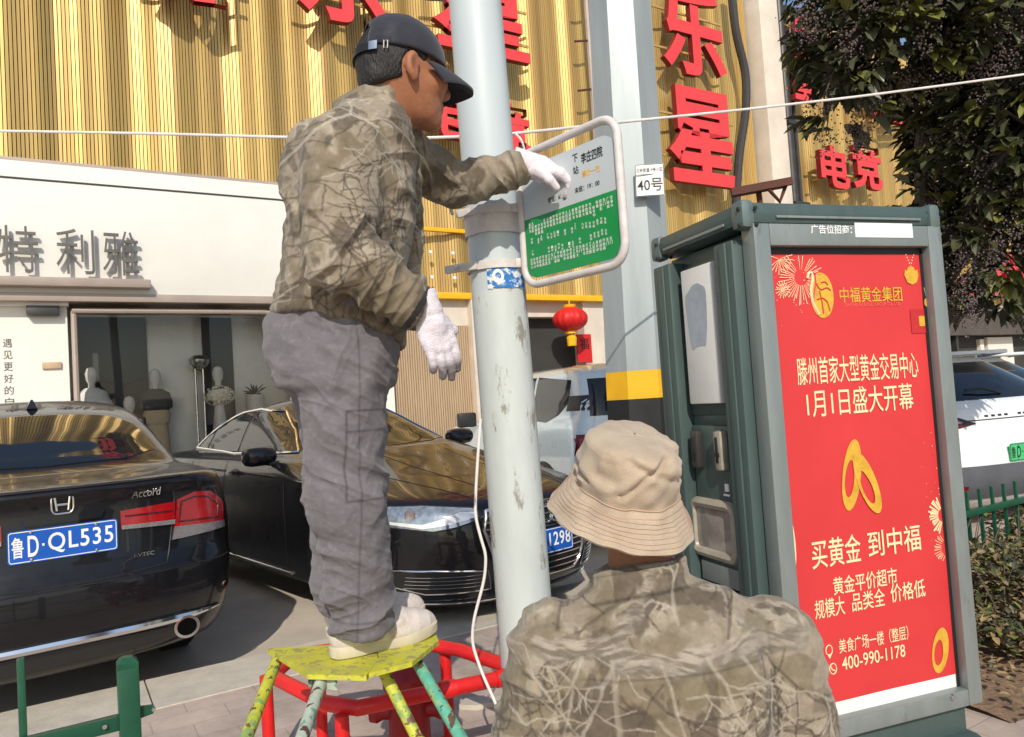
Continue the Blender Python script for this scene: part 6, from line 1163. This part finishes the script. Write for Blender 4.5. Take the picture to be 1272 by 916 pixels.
for i in range(13):
    rT, rB = [], []; v_ = i/12
    for j in range(41):
        u = -1+2*j/40; a = u*R(72); ln = .078*(1-.25*u*u)*v_; x = -.008+.112*math.cos(a)+ln*(1-.3*abs(u)); y = .091*math.sin(a)*(1+.12*v_); z = .0-.016*u*u*(1+v_)*.9-.016*v_-.012*v_*v_; rT.append(hp_(x, y, z)); rB.append(hp_(x, y, z-.005))
    T_.append(rT); B2.append(rB)
m.grid(T_); m.grid(np.array(B2)[:, ::-1]); e = np.array([T_[-1], B2[-1]]); m.grid(e[::-1]); m.build('peak', M_['cap'], cp, True, smooth=60)
m = MB(); A = []
for j in range(25): a = math.pi-.62+1.24*j/24; A.append([hp_(-.008+(.113+o)*math.cos(a), (.093+o)*math.sin(a), z) for o, z in ((0, -.006), (.003, -.006), (.003, .012), (0, .012))])
m.grid(A, cv=True); m.build('strap', M_['black'], cp, True)
a = math.pi+.70; m = MB(); A = [[hp_(-.008+(.1155+o)*math.cos(a+da), (.0955+o)*math.sin(a+da), z) for z in (-.007, .013)] for da in (-.10, -.05, 0, .05, .10) for o in (.002,)]; m.grid(A); m.build('buckle', M_['steel'], cp, True)
a = math.pi+.98; m = MB(); m.tube([hp_(-.008+.1145*math.cos(a+.04*x), .0945*math.sin(a+.04*x), .004+.011*z) for x, z in ((-1, -.8), (1, -.8), (1, .8), (-1, .8))], .0016, 5, closed=True); m.build('eyelet', M_['clamp'], cp, True)
m = MB(); m.lathe([(.0, .006), (.008, .004), (.010, 0)], n=14, M=Matrix.Translation(hp_(-.008, 0, .120)) @ Matrix.Identity(4)); m.build('button', M_['cap'], cp, True)
# gloves
glove(wk, RW+axR*.02, (.30, .04, -.95), (.80, .50, .1), (.12, .30, .35), 1.1, .008, .98, 1)
glove(wk, LW+axL*.018, (.93, .10, -.30), (-.10, .93, .30), (.70, .85, .55), .7, .04, 1.10, 2, mir=True)

# ---------------- the man in the beige hat, seen from behind
fB = np.array([.08, .997]); rB = np.array([.997, -.08]); fB3 = np.array([.08, .997, 0]); rB3 = np.array([.997, -.08, 0]); d0 = 1.45
hipB = q_(822, 1060, 1.50); gB = thing('person', 'man in a beige bucket hat and camouflage jacket crouching with his back to the camera', 'person', (hipB[0], hipB[1], ZP))
TB = [(q_(824, 1060, 1.50), .165, .20), (q_(826, 960, 1.47), .155, .222), (q_(826, 880, d0), .15, .232), (q_(824, 810, d0), .14, .228), (q_(820, 772, d0+.01), .12, .208), (q_(812, 742, d0+.03), .10, .155), (q_(800, 718, d0+.05), .078, .095), (q_(794, 700, d0+.06), .066, .066)]
BLS, BLE, BLW = q_(690, 805, 1.45), q_(650, 985, 1.42), q_(735, 1090, 1.75); BRS, BRE, BRW = q_(958, 800, 1.46), q_(1002, 985, 1.45), q_(930, 1080, 1.78)
NB = (q_(798, 715, 1.51), q_(788, 640, 1.53)); zc = q_(796, 703, 1.51)
def jackB(P):
    d = stack(P, TB, fB, rB)
    for S_, E_, W_ in ((BLS, BLE, BLW), (BRS, BRE, BRW)): a = (W_-E_)/np.linalg.norm(W_-E_); arm = smin(cone(P, S_, E_, .088, .078), np.maximum(cone(P, E_, W_, .076, .054), (P-W_) @ a), .03); d = smin(d, arm, .035)
    d = smax(d, (P-zc)[:, 2]-.004, .01); d = smax(d, .48-P[:, 2], .01)
    c = np.maximum(np.abs(cone(P, q_(800, 745, 1.50), q_(790, 670, 1.53), .094, .082))-.008, np.abs((P-q_(797, 718, 1.51)) @ np.array([-.12, .22, .97]))-.026); return smin(d, c, .012)
V, F = nets(jackB, (min(BLE[0], BLS[0])-.13, 1.20, .45), (max(BRE[0], BRS[0])+.13, 1.92, zc[2]+.06), .0048); V = relax(V, F, 2, .5); V, F = subdiv(V, F); V = relax(V, F, 1, .5); N = vnormals(V, F)
dl = np.minimum(cone(V, BLS, BLE, 0, 0), cone(V, BLE, BLW, 0, 0)); dr = np.minimum(cone(V, BRS, BRE, 0, 0), cone(V, BRE, BRW, 0, 0)); ka = ss(.12, .085, np.minimum(dl, dr)); kT = 1-ka
disp = ka*.013*ridged(V, np.array([.35, .2, .9]), .055, 3, 51)+kT*.010*ridged(V, np.array([.55, 0, .8]), .09, 3, 52)+kT*.009*ridged(V, np.array([-.6, 0, .75]), .075, 3.2, 53)+.002*(fbm(V/.02, 54, 3)-.5)
au = np.abs((V-q_(822, 800, d0)) @ rB3); disp -= .010*np.exp(-((au-.185)/.016)**2)*ss(.99, .90, V[:, 2]); V = V+N*disp[:, None]
u = (V-q_(824, 790, d0)) @ rB3; v = V[:, 2]-q_(824, 790, d0)[2]
thick = []; r = random.Random(9); x = -.235; y = .025
for i in range(16): x1 = x+.03; y1 = .007*math.sin(i*.8)+.012-.018*math.exp(-((x+.0)/.12)**2)+r.uniform(-.005, .005); thick.append((x, y, x1, y1, .0155+.003*math.sin(i*1.7))); x, y = x1, y1
thick2 = [(-.09, .03, -.05, .07, .012), (-.05, .07, -.02, .12, .010), (-.02, .12, .0, .16, .008)]
tl_ = []; td = []
for x0, y0, a, L_ in ((-.10, .0, -1.9, .20), (-.02, -.01, -1.2, .16), (.06, .0, -1.3, .22), (.12, .0, -1.0, .18), (.02, .05, 1.9, .09), (-.16, 0, -1.7, .2)): twigs(r, x0, y0, a, L_, .0040, 2, tl_)
for x0, y0, a, L_ in ((.16, .0, -1.2, .2), (-.05, -.05, -.8, .2), (.05, -.16, .3, .2), (.18, -.05, -1.8, .2), (.2, .06, 2.2, .15), (-.2, .05, 1.2, .15)): twigs(r, x0, y0, a, L_, .0032, 2, td)
big = [(-.02, -.30, .04, -.24, .008), (.04, -.24, .11, -.20, .007), (.11, -.20, .17, -.15, .006), (.04, -.24, .02, -.16, .005), (.02, -.16, -.03, -.10, .0045), (-.12, -.28, -.10, -.15, .007), (-.10, -.15, -.105, .0, .006), (-.10, -.15, -.17, -.22, .005)]
C = camo(V, u, v, 12, [([(a, b-.006, c, d, w_*1.05) for a, b, c, d, w_ in thick], S(108, 98, 86)), (thick, S(150, 140, 126)), (thick2, S(128, 118, 104)), (td, S(78, 68, 58)), (tl_, S(168, 158, 142)), (big, S(166, 155, 138))], 22, (-.38, .38, -.5, .2))
bk = np.zeros((len(V), 3)); segs_paint(bk, u, v, thick+thick2, (1, 1, 1), 1.); kb = np.clip(bk.max(1)*1.4, 0, 1)*ss(.25, .5, fbm(np.stack([u/.03, v/.01, u*0], 1), 79, 3))*.8; n_ = fbm(np.stack([u/.028, (v+.012*np.sin(u*30))/.0045, u*0], 1), 77, 4); n2 = fbm(np.stack([u/.06, v/.02, u*0], 1), 78, 3)
bc = np.array(S(106, 96, 82))*(1-ss(.30, .66, n_))[:, None]+np.array(S(158, 148, 134))*ss(.30, .66, n_)[:, None]; bc = bc*(.7+.6*n2)[:, None]; C = C*(1-kb[:, None])+bc*kb[:, None]
cs_ = (V-q_(797, 718, 1.51)) @ np.array([-.12, .22, .97]); C *= (1-.5*np.exp(-((cs_+.030)/.004)**2)*(v > .05)*kT)[:, None]; C *= (1-.35*np.exp(-((cs_-.018)/.002)**2)*(v > .05)*kT)[:, None]
C *= (1-.35*np.exp(-((v-(-.028+.06*u))/.0022)**2)*(np.abs(u) < .2)*kT)[:, None]; C *= (1-.4*np.exp(-((au-.192+.0*v)/.003)**2)*kT)[:, None]
np_mesh('jacket', V, F, M_['camo'], gB, C)
# trousers (crouching), body, shoes and gloves below the frame
hz = .46; HB = np.array([hipB[0], hipB[1]+.0, hz]); kn_ = [HB+np.array([s_*.17, .40, .10]) for s_ in (-1, 1)]; ft = [HB+np.array([s_*.14, .10, -.27]) for s_ in (-1, 1)]
def pB(P):
    d = ell(P, HB+np.array([0, 0, .0]), (.19, .17, .15))
    for k, f_ in zip(kn_, ft): d = smin(d, smin(cone(P, HB+np.array([(k-HB)[0]*.6, .02, 0]), k, .115, .088), cone(P, k, f_, .085, .07), .03), .04)
    return d
V, F = nets(pB, HB-np.array([.36, .3, .36]), HB+np.array([.36, .62, .3]), .008); N = vnormals(V, F); V = V+N*(.007*ridged(V, np.array([.3, .6, .6]), .06, 3, 61))[:, None]; np_mesh('trousers', V, F, M_['trouser'], gB, np.tile(np.array(S(110, 104, 100)), (len(V), 1))*(.88+.24*fbm(V/.1, 4)[:, None]))
wk_keep = wk; wk = gB
for f_ in ft: shoe((f_[0]-.0, f_[1]-.07, 0), (.05, 1), ZP)
wk = wk_keep
for W_, E_, sg in ((BLW, BLE, 1), (BRW, BRE, -1)): a = (W_-E_)/np.linalg.norm(W_-E_); glove(gB, W_+a*.02, tuple(a), (sg*.8, .1, .5), (.35, .4, .3), .4, .05, 1., 4)
hfB = (.12, .99); HCB = A3(pw(776, 604, 1.51)+Vector((.20, -.32, .93)).normalized()*-.012+Vector((0, .022, 0)))
coreB = lambda P: np.minimum(cone(P, NB[0], HB, .06, .10), np.minimum(np.minimum(cone(P, BLS, BLE, .04, .036), cone(P, BLE, BLW, .036, .03)), np.minimum(np.minimum(cone(P, BRS, BRE, .04, .036), cone(P, BRE, BRW, .036, .03)), np.minimum(np.minimum(cone(P, HB, kn_[0], .07, .05), cone(P, kn_[0], ft[0], .05, .04)), np.minimum(cone(P, HB, kn_[1], .07, .05), cone(P, kn_[1], ft[1], .05, .04))))))
sk, MhB = body_mesh(gB, HCB, hfB, R(-19), .93, (NB[0], NB[1], .066, .062), coreB, (HB[0]-.40, 1.25, .14), (HB[0]+.42, 2.0, HCB[2]+.13), (160, 108, 78), .0062); hair_mesh(gB, HCB, MhB, .93, -.06)
# bucket hat: crown and brim swept round a tilted axis, with dents and stitching rows
up = (Vector((.20, -.32, .93))).normalized(); HX = Vector((1, 0, 0)); HX = (HX-up*HX.dot(up)).normalized(); HY = up.cross(HX); HM = Matrix(((HX.x, HY.x, up.x, 0), (HX.y, HY.y, up.y, 0), (HX.z, HY.z, up.z, 0), (0, 0, 0, 1))); HO = pw(776, 604, 1.51)
def hat_pt(a, r_, z, k=1.):
    n1 = vnoise(np.array([[math.cos(a)*1.6+3, math.sin(a)*1.6, z*14]]), 3)[0]-.5; n2 = vnoise(np.array([[math.cos(a)*4+3, math.sin(a)*4, z*40+a*.0]]), 5)[0]-.5; r2 = r_+k*(.016*n1+.013*n2); z2 = z+k*.008*n1-k*.5*.01*math.cos(a*2+1)*(r_ > .115)
    return tuple(HO+HM @ Vector((r2*math.cos(a)*1.0, r2*math.sin(a)*1.10, z2)))
prof = [(.146, -.062), (.1475, -.060), (.146, -.0575), (.138, -.047), (.128, -.033), (.118, -.019), (.110, -.006), (.106, .000), (.105, .004), (.1055, .02), (.106, .04), (.1055, .06), (.103, .078), (.099, .090), (.092, .099), (.084, .104), (.07, .108), (.05, .111), (.025, .112), (.001, .112)]
fine = []; 
for i in range(len(prof)-1):
    n_ = 3 if i > 2 else 1
    for j in range(n_): u = j/n_; fine.append((prof[i][0]*(1-u)+prof[i+1][0]*u, prof[i][1]*(1-u)+prof[i+1][1]*u))
fine.append(prof[-1]); A = []
for (r_, z) in fine:
    row = []
    for j in range(120):
        a = 2*math.pi*j/120; p = Vector(hat_pt(a, r_, z)); fold = 0.
        if .02 < z < .115:  # soft creases across the crown
            w3 = HM.transposed() @ (p-HO); t = w3.z-.055-.25*w3.x-.03*math.sin(w3.x*30); fold = -.009*math.exp(-(t/.008)**2)+.004*math.exp(-((t-.016)/.01)**2); t2 = w3.z-.085+.35*w3.x; fold += -.008*math.exp(-(t2/.007)**2)*(w3.x > -.03); c_ = HO+up*w3.z*.5; p = p+(p-c_).normalized()*fold
        row.append(tuple(p))
    A.append(row)
m = MB(); m.grid(A, cv=True)
inn = [(.146, -.062), (.128, -.038), (.108, -.008), (.100, .0), (.100, .05), (.09, .09), (.02, .10)]; m.grid([[hat_pt(2*math.pi*j/120, r_-.001, z-.002) for j in range(120)] for r_, z in inn][::-1], cv=True); ht = m.build('bucket_hat', M_['hat'], gB, True, smooth=60)
m = MB()
for k in range(7): u = .12+.125*k; r_ = .146*(1-u)+.108*u; z = -.0575*(1-u)-.003*u; m.tube([hat_pt(2*math.pi*j/120, r_+.0004, z+.0004) for j in range(120)], .0007, 4, closed=True)
m.tube([hat_pt(2*math.pi*j/120, .1062, .003) for j in range(120)], .0014, 5, closed=True); m.build('stitching', M_['hatline'], ht, True)
